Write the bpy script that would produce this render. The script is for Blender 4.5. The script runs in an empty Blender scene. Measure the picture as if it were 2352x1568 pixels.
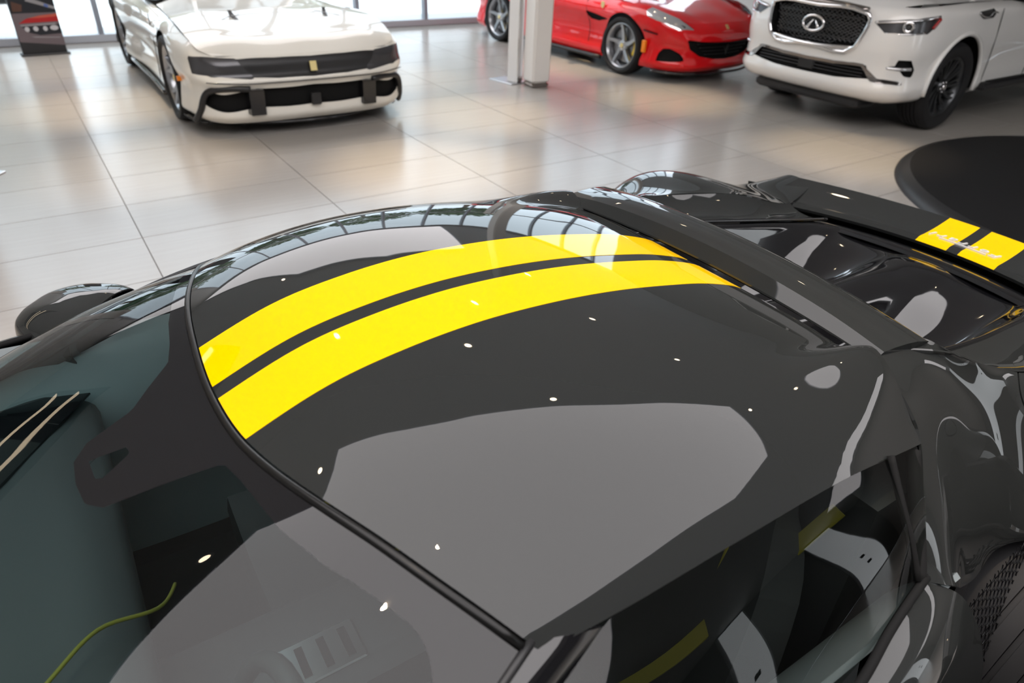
import bpy, math, random
import numpy as np
from mathutils import Matrix, Vector

random.seed(3)
scene = bpy.context.scene
COL = scene.collection
R = math.radians

# ------------------------------------------------------------------ camera
CAM_H, PITCH, ROLL = 1.763, 0.5658, 0.0473


def make_camera():
    cam = bpy.data.cameras.new('camera')
    cam.sensor_width = 36.0
    cam.lens = 24.0
    cam.clip_start = 0.02
    cam.dof.use_dof = True
    cam.dof.focus_distance = 1.45
    cam.dof.aperture_fstop = 4.0
    o = bpy.data.objects.new('camera', cam)
    COL.objects.link(o)
    fw = Vector((0, math.cos(PITCH), -math.sin(PITCH)))
    rt = Vector((1, 0, 0))
    up = rt.cross(fw)
    r2 = rt * math.cos(ROLL) + up * math.sin(ROLL)
    u2 = -rt * math.sin(ROLL) + up * math.cos(ROLL)
    m = Matrix((r2, u2, -fw)).transposed().to_4x4()
    m.translation = (0, 0, CAM_H)
    o.matrix_world = m
    scene.camera = o


make_camera()
scene.view_settings.view_transform = 'Standard'
scene.view_settings.look = 'None'
scene.view_settings.exposure = -0.12
scene.view_settings.gamma = 1.0
scene.view_settings.use_curve_mapping = False

# world: bright hazy daytime sky, same all around
SKY = 3.6
world = bpy.data.worlds.new('sky')
scene.world = world
world.use_nodes = True
wn = world.node_tree.nodes
wn['Background'].inputs[0].default_value = (0.78, 0.89, 1.0, 1)
wn['Background'].inputs[1].default_value = SKY

# sun: high, from the right-hand side of the building; lights only the ground outside
sl = bpy.data.lights.new('sun', 'SUN')
sl.energy = 5.0
sl.angle = R(0.6)
so_ = bpy.data.objects.new('sun', sl)
COL.objects.link(so_)
so_.rotation_euler = (R(12), R(38), R(35.46))

# room axes (tile grid): s runs along the window wall, t towards it
A0 = 35.46
E1 = np.array([math.cos(R(A0)), math.sin(R(A0))])
E2 = np.array([-math.sin(R(A0)), math.cos(R(A0))])


def rw(s, t, z=0.0):
    p = E1 * s + E2 * t
    return (p[0], p[1], z)


CEIL = 4.6
PANEL_L = 3.4        # radiance of the luminous ceiling panels
WALL_T = 11.45       # window wall
S0, S1, T0 = -9.0, 13.0, -7.0

# ------------------------------------------------------------------ materials
MATS = {}


def mat(name, col, rough=0.5, metal=0.0, coat=0.0, spec=0.5, emit=None, es=0.0, noise=None, bump=None):
    if name in MATS:
        return MATS[name]
    m = bpy.data.materials.new(name)
    m.use_nodes = True
    nt = m.node_tree
    b = nt.nodes['Principled BSDF']
    b.inputs['Base Color'].default_value = (*col, 1)
    b.inputs['Roughness'].default_value = rough
    b.inputs['Metallic'].default_value = metal
    b.inputs['Specular IOR Level'].default_value = spec
    if coat:
        b.inputs['Coat Weight'].default_value = coat
        b.inputs['Coat Roughness'].default_value = 0.015
    if emit:
        b.inputs['Emission Color'].default_value = (*emit, 1)
        b.inputs['Emission Strength'].default_value = es
    if noise:
        amt, sc = noise
        tc = nt.nodes.new('ShaderNodeTexCoord')
        nz = nt.nodes.new('ShaderNodeTexNoise')
        nz.inputs['Scale'].default_value = sc
        nz.inputs['Detail'].default_value = 5
        nt.links.new(tc.outputs['Object'], nz.inputs['Vector'])
        rp = nt.nodes.new('ShaderNodeMix')
        rp.data_type = 'RGBA'
        rp.inputs[6].default_value = (*[c * (1 - amt) for c in col], 1)
        rp.inputs[7].default_value = (*[min(1, c * (1 + amt)) for c in col], 1)
        nt.links.new(nz.outputs['Fac'], rp.inputs[0])
        nt.links.new(rp.outputs[2], b.inputs['Base Color'])
    if bump:
        st, sc = bump
        tc = nt.nodes.new('ShaderNodeTexCoord')
        nz = nt.nodes.new('ShaderNodeTexNoise')
        nz.inputs['Scale'].default_value = sc
        nt.links.new(tc.outputs['Object'], nz.inputs['Vector'])
        bp = nt.nodes.new('ShaderNodeBump')
        bp.inputs['Strength'].default_value = st
        bp.inputs['Distance'].default_value = 0.002
        nt.links.new(nz.outputs['Fac'], bp.inputs['Height'])
        nt.links.new(bp.outputs['Normal'], b.inputs['Normal'])
    MATS[name] = m
    return m


def glass(name, tint, ior=1.5, boost=0.0):
    m = bpy.data.materials.new(name)
    m.use_nodes = True
    nt = m.node_tree
    for n in list(nt.nodes):
        if n.type != 'OUTPUT_MATERIAL':
            nt.nodes.remove(n)
    out = nt.nodes['Material Output']
    tr = nt.nodes.new('ShaderNodeBsdfTransparent')
    tr.inputs[0].default_value = (*tint, 1)
    gl = nt.nodes.new('ShaderNodeBsdfGlossy')
    gl.inputs['Roughness'].default_value = 0.0
    lw = nt.nodes.new('ShaderNodeLayerWeight')       # Schlick reflectance, same from both faces of the sheet
    lw.inputs['Blend'].default_value = 0.5
    pw = nt.nodes.new('ShaderNodeMath')
    pw.operation = 'POWER'
    pw.inputs[1].default_value = 5.0
    nt.links.new(lw.outputs['Facing'], pw.inputs[0])
    r0 = ((ior - 1) / (ior + 1)) ** 2
    ma = nt.nodes.new('ShaderNodeMath')
    ma.operation = 'MULTIPLY_ADD'
    ma.inputs[1].default_value = 1 - r0
    ma.inputs[2].default_value = r0
    nt.links.new(pw.outputs[0], ma.inputs[0])
    mx = nt.nodes.new('ShaderNodeMixShader')
    f = ma.outputs[0]
    if boost:
        ad = nt.nodes.new('ShaderNodeMath')
        ad.operation = 'ADD'
        ad.use_clamp = True
        ad.inputs[1].default_value = boost
        nt.links.new(f, ad.inputs[0])
        f = ad.outputs[0]
    nt.links.new(f, mx.inputs[0])
    nt.links.new(tr.outputs[0], mx.inputs[1])
    nt.links.new(gl.outputs[0], mx.inputs[2])
    nt.links.new(mx.outputs[0], out.inputs[0])
    MATS[name] = m
    return m


def M(n):
    return MATS[n]


mat('grey_paint', (0.020, 0.0215, 0.021), 0.45, 0, 1.0, 0.0)
mat('yellow_paint', (0.86, 0.50, 0.0), 0.5, 0, 0.8, 0.0)
mat('black_gloss', (0.006, 0.006, 0.007), 0.06, 0, 0.6)
mat('black_frit', (0.008, 0.008, 0.009), 0.02)
mat('black_plastic', (0.012, 0.012, 0.013), 0.45)
mat('seal_black', (0.006, 0.006, 0.006), 0.28, spec=0.3)
mat('black_matte', (0.006, 0.006, 0.006), 0.8, spec=0.2)
mat('rubber', (0.012, 0.012, 0.013), 0.6, spec=0.3, bump=(0.2, 60))
mat('leather', (0.03, 0.032, 0.033), 0.55)
mat('stitch', (0.16, 0.14, 0.01), 0.6)
mat('card_grey', (0.17, 0.195, 0.20), 0.5)
mat('yellow_trim', (0.34, 0.29, 0.015), 0.55)
mat('chrome', (0.85, 0.85, 0.86), 0.08, 1.0)
mat('dark_chrome', (0.33, 0.30, 0.28), 0.12, 1.0)
mat('silver_script', (0.72, 0.72, 0.70), 0.35, 0.2)
mat('alu', (0.55, 0.56, 0.58), 0.28, 1.0)
mat('grey_wheel', (0.10, 0.105, 0.11), 0.3, 0.9)
mat('silver_wheel', (0.42, 0.43, 0.45), 0.28, 0.9)
mat('cream_paint', (0.80, 0.775, 0.70), 0.4, 0, 1.0, 0.1)
mat('red_paint', (0.70, 0.006, 0.010), 0.4, 0, 1.0, 0.1)
mat('white_paint', (0.80, 0.79, 0.76), 0.4, 0, 1.0)
mat('silver_paint', (0.35, 0.37, 0.40), 0.4, 0.3, 1.0)
mat('amber', (0.9, 0.25, 0.01), 0.3)
mat('red_lens', (0.35, 0.01, 0.01), 0.15)
mat('lamp_inner', (0.10, 0.10, 0.105), 0.25, 0.6)
mat('lamp_lens', (0.75, 0.76, 0.78), 0.08, 0.7)
mat('gold_badge', (0.75, 0.62, 0.28), 0.3, 0.4)
mat('caliper_yellow', (0.8, 0.55, 0.02), 0.35)
mat('disc_metal', (0.30, 0.30, 0.31), 0.35, 1.0)
mat('wall_white', (0.78, 0.77, 0.75), 0.7)
mat('wall_dark', (0.08, 0.078, 0.075), 0.7)
mat('wall_pale', (0.72, 0.73, 0.73), 0.7)
mat('wall_grey', (0.20, 0.185, 0.17), 0.7)
mat('column_white', (0.80, 0.77, 0.73), 0.35)
mat('frame_alu', (0.55, 0.57, 0.62), 0.4, 0.3)
mat('ceiling_grey', (0.42, 0.42, 0.42), 0.8)
mat('ceiling_white', (0.75, 0.75, 0.74), 0.8)
mat('panel_light', (0.9, 0.9, 0.9), 0.6, emit=(1.0, 0.955, 0.965), es=PANEL_L)
mat('wall_light', (0.85, 0.88, 0.9), 0.6, emit=(0.92, 0.97, 1.0), es=2.4)
mat('lamp_glow', (0.9, 0.8, 0.6), 0.6, emit=(1.0, 0.80, 0.55), es=40)
mat('strip_glow', (0.9, 0.8, 0.6), 0.6, emit=(1.0, 0.80, 0.55), es=6)
mat('turntable', (0.0055, 0.0055, 0.006), 0.65, spec=0.3, noise=(0.15, 3))
mat('pavement', (0.62, 0.62, 0.61), 0.9, noise=(0.1, 0.6))
mat('asphalt', (0.16, 0.16, 0.17), 0.9, noise=(0.15, 1.5))
mat('leaf', (0.07, 0.13, 0.045), 0.6, noise=(0.4, 3))
mat('bark', (0.12, 0.09, 0.065), 0.9, noise=(0.3, 8))
mat('poster_dark', (0.02, 0.02, 0.022), 0.5)
mat('poster_mauve', (0.16, 0.125, 0.135), 0.4)
mat('poster_red', (0.45, 0.012, 0.014), 0.4)
mat('poster_red2', (0.55, 0.10, 0.06), 0.4)
mat('poster_grey', (0.30, 0.29, 0.30), 0.4)
mat('poster_light', (0.60, 0.58, 0.60), 0.4)
mat('poster_navy', (0.012, 0.014, 0.02), 0.4)
mat('poster_blue', (0.10, 0.16, 0.40), 0.4)
mat('poster_brown', (0.10, 0.045, 0.03), 0.4)
mat('grout', (0.20, 0.185, 0.17), 0.8)
glass('window_glass', (0.93, 0.95, 0.95), 1.45)
glass('car_glass', (0.62, 0.76, 0.76), 1.52)
glass('side_glass', (0.62, 0.66, 0.64), 1.52)
glass('lens_glass', (0.9, 0.9, 0.9), 1.5)
glass('dark_glass', (0.10, 0.11, 0.12), 1.52)


def tile_material():
    m = bpy.data.materials.new('floor_tile')
    m.use_nodes = True
    nt = m.node_tree
    b = nt.nodes['Principled BSDF']
    b.inputs['Roughness'].default_value = 0.21
    b.inputs['Specular IOR Level'].default_value = 0.5
    oi = nt.nodes.new('ShaderNodeObjectInfo')
    tc = nt.nodes.new('ShaderNodeTexCoord')
    mp = nt.nodes.new('ShaderNodeMapping')
    mp.inputs['Scale'].default_value = (0.6, 9, 1)
    nz = nt.nodes.new('ShaderNodeTexNoise')
    nz.inputs['Scale'].default_value = 3
    nz.inputs['Detail'].default_value = 6
    nt.links.new(tc.outputs['Object'], mp.inputs['Vector'])
    nt.links.new(mp.outputs[0], nz.inputs['Vector'])
    ad = nt.nodes.new('ShaderNodeMath')
    ad.operation = 'MULTIPLY_ADD'
    ad.inputs[1].default_value = 0.35
    nt.links.new(oi.outputs['Random'], ad.inputs[0])
    nt.links.new(nz.outputs['Fac'], ad.inputs[2])
    mx = nt.nodes.new('ShaderNodeMix')
    mx.data_type = 'RGBA'
    mx.inputs[6].default_value = (0.36, 0.335, 0.305, 1)
    mx.inputs[7].default_value = (0.43, 0.405, 0.375, 1)
    nt.links.new(ad.outputs[0], mx.inputs[0])
    nt.links.new(mx.outputs[2], b.inputs['Base Color'])
    MATS['floor_tile'] = m


tile_material()


# ------------------------------------------------------------------ mesh helpers
def mk(name, V, F, m, parent=None, smooth=True, label=None, kind=None, auto=None):
    me = bpy.data.meshes.new(name)
    me.from_pydata([tuple(map(float, v)) for v in V], [], [tuple(f) for f in F])
    if smooth:
        me.polygons.foreach_set('use_smooth', [True] * len(me.polygons))
        if auto:
            me.set_sharp_from_angle(angle=R(auto))
    me.update()
    me.materials.append(M(m) if isinstance(m, str) else m)
    o = bpy.data.objects.new(name, me)
    COL.objects.link(o)
    if parent:
        o.parent = parent
    if label:
        o['label'] = label
    if kind:
        o['kind'] = kind
    return o


def tag(o, label, cat, group=None):
    o['label'] = label
    o['category'] = cat
    if group:
        o['group'] = group
    return o


def root(name, label, cat, loc=(0, 0, 0), rz=0.0, group=None):
    o = bpy.data.objects.new(name, None)
    o.empty_display_size = 0.2
    COL.objects.link(o)
    o.location = loc
    o.rotation_euler = (0, 0, rz)
    return tag(o, label, cat, group)


def copy_tree(o, parent=None):
    c = o.copy()
    COL.objects.link(c)
    c.parent = parent
    for ch in list(o.children):
        copy_tree(ch, c)
    return c


def _cr(P, n, ax):
    P = np.moveaxis(np.asarray(P, float), ax, 0)
    k = len(P)
    d = np.diff(P, axis=0)
    h = np.sqrt((d ** 2).sum(-1)).reshape(k - 1, -1).mean(1) + 1e-9
    s = d / h.reshape(-1, *([1] * (P.ndim - 1)))
    m = np.zeros_like(P)
    for i in range(1, k - 1):
        m[i] = (s[i - 1] * h[i] + s[i] * h[i - 1]) / (h[i] + h[i - 1])
    if k > 2:
        m[0] = 1.5 * s[0] - 0.5 * m[1]
        m[-1] = 1.5 * s[-1] - 0.5 * m[-2]
    else:
        m[:] = s[0]
    out = []
    for i in range(k - 1):
        for j in range(n):
            t = j / n
            out.append((2 * t ** 3 - 3 * t ** 2 + 1) * P[i] + (t ** 3 - 2 * t ** 2 + t) * h[i] * m[i]
                       + (-2 * t ** 3 + 3 * t ** 2) * P[i + 1] + (t ** 3 - t ** 2) * h[i] * m[i + 1])
    out.append(P[-1])
    return np.moveaxis(np.array(out), 0, ax)


def curve(pts, n=8):
    return _cr(np.array(pts, float), n, 0)


def gridfaces(I, J, flip=False):
    F = []
    for i in range(I - 1):
        for j in range(J - 1):
            a, b, c, d = i * J + j, i * J + j + 1, (i + 1) * J + j + 1, (i + 1) * J + j
            F.append((a, d, c, b) if flip else (a, b, c, d))
    return F


def surf(net, nu=6, nv=6, flip=False):
    G = _cr(_cr(np.asarray(net, float), nu, 0), nv, 1)
    I, J = G.shape[:2]
    return G.reshape(-1, 3), gridfaces(I, J, flip)


def join(*parts):
    V, F, k = [], [], 0
    for v, f in parts:
        V.extend(np.asarray(v, float).tolist())
        F.extend([tuple(i + k for i in q) for q in f])
        k += len(v)
    return np.array(V), F


def mirror(V, F):
    V = np.array(V, float).copy()
    V[:, 1] *= -1
    return V, [tuple(reversed(f)) for f in F]


def split(V, F, f):
    """cut a mesh along the zero line of f; returns (inside f<0, outside)"""
    V = [tuple(v) for v in V]
    f = list(map(float, f))
    f = [x if abs(x) > 1e-7 else 1e-7 for x in f]
    cut = {}

    def xing(a, b):
        k = (min(a, b), max(a, b))
        if k not in cut:
            t = f[a] / (f[a] - f[b])
            V.append(tuple(V[a][i] + (V[b][i] - V[a][i]) * t for i in range(3)))
            cut[k] = len(V) - 1
        return cut[k]
    fin, fout = [], []
    for q in F:
        sg = [f[i] < 0 for i in q]
        if all(sg):
            fin.append(q)
            continue
        if not any(sg):
            fout.append(q)
            continue
        a, b = [], []
        for i in range(len(q)):
            p, n = q[i], q[(i + 1) % len(q)]
            (a if sg[i] else b).append(p)
            if sg[i] != sg[(i + 1) % len(q)]:
                x = xing(p, n)
                a.append(x)
                b.append(x)
        if len(a) > 2:
            fin.append(tuple(a))
        if len(b) > 2:
            fout.append(tuple(b))
    return compact(V, fin), compact(V, fout)


def compact(V, F):
    used = sorted({i for q in F for i in q})
    mp = {u: i for i, u in enumerate(used)}
    return np.array([V[u] for u in used]).reshape(-1, 3), [tuple(mp[i] for i in q) for q in F]


def vnormals(V, F):
    V = np.asarray(V, float)
    N = np.zeros_like(V)
    for q in F:
        n = np.cross(V[q[1]] - V[q[0]], V[q[2]] - V[q[0]])
        if len(q) > 3:
            n = n + np.cross(V[q[2]] - V[q[0]], V[q[3]] - V[q[0]])
        for i in q:
            N[i] += n
    return N / (np.linalg.norm(N, axis=1)[:, None] + 1e-12)


def thick(V, F, t):
    """sheet -> shell of thickness t (inwards), with a hard rim"""
    V = np.asarray(V, float)
    if not len(V):
        return V, F
    B = V - vnormals(V, F) * t
    n = len(V)
    ec = {}
    for q in F:
        for i in range(len(q)):
            a, b = q[i], q[(i + 1) % len(q)]
            ec[(a, b)] = 1
    rim = [(a, b) for (a, b) in ec if (b, a) not in ec]
    V2 = list(V) + list(B)
    F2 = list(F) + [tuple(i + n for i in reversed(q)) for q in F]
    for a, b in rim:
        k = len(V2)
        V2 += [V[a], V[b], B[b], B[a]]
        F2.append((k + 1, k, k + 3, k + 2))
    return np.array(V2), F2


def inset_poly(P, poly):
    """signed distance (negative inside) of 2D points to a polygon"""
    P = np.asarray(P, float)
    poly = np.asarray(poly, float)
    d = np.full(len(P), 1e9)
    ins = np.zeros(len(P), bool)
    k = len(poly)
    for i in range(k):
        a, b = poly[i], poly[(i + 1) % k]
        e = b - a
        w = P - a
        t = np.clip((w @ e) / (e @ e + 1e-12), 0, 1)
        d = np.minimum(d, np.sqrt(((w - t[:, None] * e) ** 2).sum(1)))
        c = (a[1] > P[:, 1]) != (b[1] > P[:, 1])
        with np.errstate(divide='ignore', invalid='ignore'):
            xi = (b[0] - a[0]) * (P[:, 1] - a[1]) / (b[1] - a[1] + 1e-15) + a[0]
        ins ^= c & (P[:, 0] < xi)
    return np.where(ins, -d, d)


def patch(V, F, poly3, depth=0.25, grow=0.0):
    """cut the outline poly3 (3D points lying on the sheet) out of the sheet"""
    P = np.asarray(poly3, float)
    c = P.mean(0)
    u, s, vt = np.linalg.svd(P - c)
    Q = (np.asarray(V) - c)
    f = inset_poly(Q @ vt[:2].T, (P - c) @ vt[:2].T) - grow
    f = np.where(np.abs(Q @ vt[2]) > depth, 1.0, f)
    return split(V, F, f)


def tube(path, r, n=8, closed=False, cap=True):
    P = np.asarray(path, float)
    k = len(P)
    rr = np.broadcast_to(np.asarray(r, float), (k,))
    V, F = [], []
    up = None
    for i in range(k):
        if closed:
            t = P[(i + 1) % k] - P[i - 1]
        else:
            t = P[min(i + 1, k - 1)] - P[max(i - 1, 0)]
        t = t / (np.linalg.norm(t) + 1e-12)
        if up is None:
            up = np.array([0, 0, 1.0]) if abs(t[2]) < 0.9 else np.array([1.0, 0, 0])
        a = np.cross(t, up)
        a /= np.linalg.norm(a) + 1e-12
        b = np.cross(a, t)
        up = b
        for j in range(n):
            w = 2 * math.pi * j / n
            V.append(P[i] + rr[i] * (math.cos(w) * a + math.sin(w) * b))
    for i in range(k if closed else k - 1):
        for j in range(n):
            i2 = (i + 1) % k
            F.append((i * n + j, i * n + (j + 1) % n, i2 * n + (j + 1) % n, i2 * n + j))
    if cap and not closed:
        F.append(tuple(reversed(range(n))))
        F.append(tuple((k - 1) * n + j for j in range(n)))
    return np.array(V), F


def lathe(prof, n=48, axis='y'):
    """profile of (radius, along-axis) revolved"""
    V, F = [], []
    k = len(prof)
    for i in range(n):
        w = 2 * math.pi * i / n
        for r, a in prof:
            if axis == 'y':
                V.append((r * math.cos(w), a, r * math.sin(w)))
            else:
                V.append((r * math.cos(w), r * math.sin(w), a))
    for i in range(n):
        i2 = (i + 1) % n
        for j in range(k - 1):
            F.append((i * k + j, i * k + j + 1, i2 * k + j + 1, i2 * k + j))
    return np.array(V), F


def box(x0, x1, y0, y1, z0, z1, b=0.0):
    """box with optional bevelled vertical and horizontal edges"""
    if b <= 0:
        V = [(x, y, z) for x in (x0, x1) for y in (y0, y1) for z in (z0, z1)]
        return np.array(V, float), [(0, 1, 3, 2), (4, 6, 7, 5), (0, 4, 5, 1), (2, 3, 7, 6), (0, 2, 6, 4), (1, 5, 7, 3)]
    return prism([(x0 + b, y0), (x1 - b, y0), (x1, y0 + b), (x1, y1 - b), (x1 - b, y1), (x0 + b, y1), (x0, y1 - b), (x0, y0 + b)], z0, z1, b)


def prism(out, z0, z1, b=0.0):
    P = np.array(out, float)
    k = len(P)
    c = P.mean(0)
    lv = [(z0, 1.0), (z1, 1.0)]
    rings = []
    if b > 0:
        sc = lambda d: c + (P - c) * (1 - d / (np.abs(P - c).max(0) + 1e-9))
        rings = [(sc(b), z0), (P, z0 + b), (P, z1 - b), (sc(b), z1)]
    else:
        rings = [(P, z0), (P, z1)]
    V = [(p[0], p[1], z) for r, z in rings for p in r]
    F = []
    for i in range(len(rings) - 1):
        for j in range(k):
            F.append((i * k + j, i * k + (j + 1) % k, (i + 1) * k + (j + 1) % k, (i + 1) * k + j))
    F.append(tuple(reversed(range(k))))
    F.append(tuple((len(rings) - 1) * k + j for j in range(k)))
    return np.array(V), F


def xf(V, loc=(0, 0, 0), rx=0, ry=0, rz=0, sc=(1, 1, 1)):
    m = Matrix.Translation(loc) @ Matrix.Rotation(rz, 4, 'Z') @ Matrix.Rotation(ry, 4, 'Y') @ Matrix.Rotation(rx, 4, 'X')
    A = np.array(m)
    return (np.asarray(V, float) * np.array(sc)) @ A[:3, :3].T + A[:3, 3]


def text_mesh(txt, size, ext, shear=0.0):
    cu = bpy.data.curves.new('t', 'FONT')
    cu.body = txt
    cu.size = size
    cu.extrude = ext
    cu.shear = shear
    cu.space_character = 1.3
    cu.align_x = 'CENTER'
    cu.align_y = 'CENTER'
    o = bpy.data.objects.new('t', cu)
    COL.objects.link(o)
    dg = bpy.context.evaluated_depsgraph_get()
    me = bpy.data.meshes.new_from_object(o.evaluated_get(dg))
    V = np.array([v.co[:] for v in me.vertices])
    F = [tuple(p.vertices) for p in me.polygons]
    bpy.data.objects.remove(o)
    bpy.data.curves.remove(cu)
    bpy.data.meshes.remove(me)
    return V, F


# ------------------------------------------------------------------ the room
def struct(name, V, F, m, parent=None):
    o = mk(name, V, F, m, parent, smooth=False)
    o['kind'] = 'structure'
    return o


def rbox(s0, s1, t0, t1, z0, z1):
    V, F = box(s0, s1, t0, t1, z0, z1)
    return xf(V, rz=R(A0)), F


def build_room():
    # floor slab with the tiles on it
    V, F = rbox(S0, S1, T0, WALL_T + 0.1, -0.10, -0.006)
    floor = struct('floor', V, F, 'grout')
    tw, td = 1.2, 0.6
    so, to = -0.861, 3.751
    V, F = box(-tw / 2 + .003, tw / 2 - .003, -td / 2 + .003, td / 2 - .003, -0.006, 0.0)
    tme = None
    fw = np.array([0, math.cos(PITCH), -math.sin(PITCH)])
    rt = np.array([1, 0, 0.])
    up = np.cross(rt, fw)
    near, rest = [], []
    for i in range(-14, 14):
        for j in range(-24, 15):
            s, t = so + (i + .5) * tw, to + (j + .5) * td
            if s < S0 + .6 or s > S1 - .6 or t < T0 + .3 or t > WALL_T - .2:
                continue
            p = np.array(rw(s, t)) - np.array([0, 0, CAM_H])
            d = p @ fw
            vis = d > 1 and abs(p @ rt / d) < 0.86 and abs(p @ up / d) < 0.60
            (near if vis else rest).append((d, s, t))
    near.sort()
    rest += near[300:]
    for d, s, t in near[:300]:
        if tme is None:
            o = mk('floor_tile', V, F, 'floor_tile', floor, smooth=False)
            tme = o.data
        else:
            o = bpy.data.objects.new('floor_tile', tme)
            COL.objects.link(o)
            o.parent = floor
        o.location = rw(s, t)
        o.rotation_euler = (0, 0, R(A0))
    parts = [(xf(V, rw(s, t), rz=R(A0)), F) for d, s, t in rest]
    vv, ff = join(*parts)
    mk('floor_tile_field', vv, ff, 'floor_tile', floor, smooth=False, kind='stuff')

    # ceiling slab, dark grey, with luminous panels and downlights let in
    V, F = rbox(S0, S1, T0, WALL_T + 0.1, CEIL, CEIL + 0.15)
    struct('ceiling', V, F, 'ceiling_grey')

    # walls away from the window
    for nm, a in (('wall_back', (S0, S1, T0 - .15, T0, 0, CEIL)), ('wall_right', (S1, S1 + .15, T0, WALL_T, 0, CEIL))):
        V, F = rbox(*a)
        struct(nm, V, F, 'wall_dark' if nm == 'wall_back' else 'wall_grey')
    # glazed walls: one window per bay, each a frame with a pane
    n = 0
    V, F = rbox(S0 - .15, S0, T0, WALL_T, 0, CEIL)
    struct('wall_left', V, F, 'wall_pale')
    V, F = rbox(S0, 1.06 - 2 * 1.235, WALL_T - .05, WALL_T + .1, 0, CEIL)
    struct('wall_far', V, F, 'wall_pale')
    for side in ('far',):
        bays = [1.06 + 1.235 * k for k in range(-2, 10)]
        lo, hi = S0, S1
        bays = [b for b in bays if lo - .05 < b < hi]
        for a, b in zip(bays[:-1], bays[1:]):
            n += 1
            parts = []
            hw = 0.03

            def bb(u0, u1, z0, z1, d=.06):
                if side == 'far':
                    return rbox(u0, u1, WALL_T - d, WALL_T + d, z0, z1)
                return rbox(S0 - d, S0 + d, u0, u1, z0, z1)
            parts += [bb(a - hw, a + hw, 0, CEIL), bb(b - hw, b + hw, 0, CEIL), bb(a, b, 0, .09, .07), bb(a, b, CEIL - .12, CEIL), bb(a, b, 2.55, 2.63)]
            vv, ff = join(*parts)
            w = struct('window_%d' % n, vv, ff, 'frame_alu')
            V, F = bb(a + hw, b - hw, .09, 2.55, .006)
            mk('pane', V, F, 'window_glass', w, smooth=False)
            V, F = bb(a + hw, b - hw, 2.63, CEIL - .12, .006)
            mk('pane', V, F, 'window_glass', w, smooth=False)


build_room()


def ceiling_lights():
    # luminous stretch-ceiling panels and their glowing stand-ins: frame and diffuser
    for lab, pts in PANELS:
        P = np.array(pts, float)
        c = P.mean(0)
        r = root('ceiling_panel', lab, 'ceiling light', rw(c[0], c[1], CEIL), R(A0), 'luminous ceiling panels')
        V, F = prism(P - c, -.03, -.002)
        mk('diffuser', V, F, 'panel_light', r, smooth=False)
        k = len(P)
        out = (P - c) * (1 + .05 / np.linalg.norm(P - c, axis=1)[:, None])
        W, G = [], []
        for i in range(k):
            for q in ((P - c)[i], out[i]):
                W += [(q[0], q[1], -.05), (q[0], q[1], -.001)]
        for i in range(k):
            a, b = 4 * i, 4 * ((i + 1) % k)
            G += [(a, b, b + 2, a + 2), (a, a + 1, b + 1, b), (a + 2, b + 2, b + 3, a + 3)]
        mk('frame', W, G, 'frame_alu', r, smooth=False)
    # dark ceiling slot with warm linear lamps, towards the front of the coupe
    r = root('light_slot', 'dark ceiling slot with two warm linear lamps', 'ceiling light', rw(-5.4, 9.2, CEIL), R(A0))
    V, F = prism([(-3.5, -1.85), (3.7, -1.85), (1.3, 2.1), (-3.5, 2.1)], -.02, -.001)
    mk('dark_tray', V, F, 'black_matte', r, smooth=False)
    for t, w in ((-1.15, 3.2), (-.35, 2.7)):
        V, F = box(-3.4, w, t - .05, t + .05, -.05, -.02)
        mk('linear_lamp', V, F, 'strip_glow', r, smooth=False)
    # tall backlit panels on the back wall
    for lab, s0, s1 in (('narrow tall backlit panel on the back wall', 5.1, 6.0), ('wide tall backlit panel on the back wall', 9.7, 11.3)):
        r = root('wall_light_panel', lab, 'wall light', rw((s0 + s1) / 2, T0 + .045, 0), R(A0), 'backlit wall panels')
        w = (s1 - s0) / 2
        V, F = box(-w, w, -.03, .02, .05, CEIL - .05)
        mk('diffuser', V, F, 'wall_light', r, smooth=False)
        fr = join(box(-w - .05, -w, -.04, .03, 0, CEIL - .02), box(w, w + .05, -.04, .03, 0, CEIL - .02), box(-w, w, -.04, .03, 0, .05), box(-w, w, -.04, .03, CEIL - .05, CEIL - .02))
        mk('frame', *fr, 'frame_alu', r, smooth=False)
        for z in (1.1, 1.75):
            V, F = box(-.09, .09, .02, .035, z, z + .18)
            mk('socket_plate', V, F, 'black_plastic', r, smooth=False)
    # downlights
    trim = lathe([(.055, -.002), (.058, -.012), (.085, -.012), (.09, -.001)], 24, 'z')
    bulb = lathe([(.0001, -.006), (.055, -.006)], 24, 'z')
    first = None
    for i, (x, y, p) in enumerate(SPOTS):
        if first is None:
            r = root('downlight', 'small round warm ceiling downlight in white trim ring', 'downlight', (x, y, CEIL), 0, 'ceiling downlights')
            mk('trim_ring', *trim, 'ceiling_white', r)
            mk('bulb', bulb[0], [tuple(reversed(f)) for f in bulb[1]], 'lamp_glow', r)
            first = r
        else:
            r = copy_tree(first)
            r.location = (x, y, CEIL)
        if p > 0:
            l = bpy.data.lights.new('spot_beam', 'SPOT')
            l.energy = p * 1.35
            l.color = (1.0, 0.76, 0.48)
            l.spot_size = R(26)
            l.spot_blend = 1.0
            l.shadow_soft_size = 0.05
            lo = bpy.data.objects.new('spot_beam', l)
            COL.objects.link(lo)
            lo.parent = r
            lo.location = (0, 0, -.03)


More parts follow.
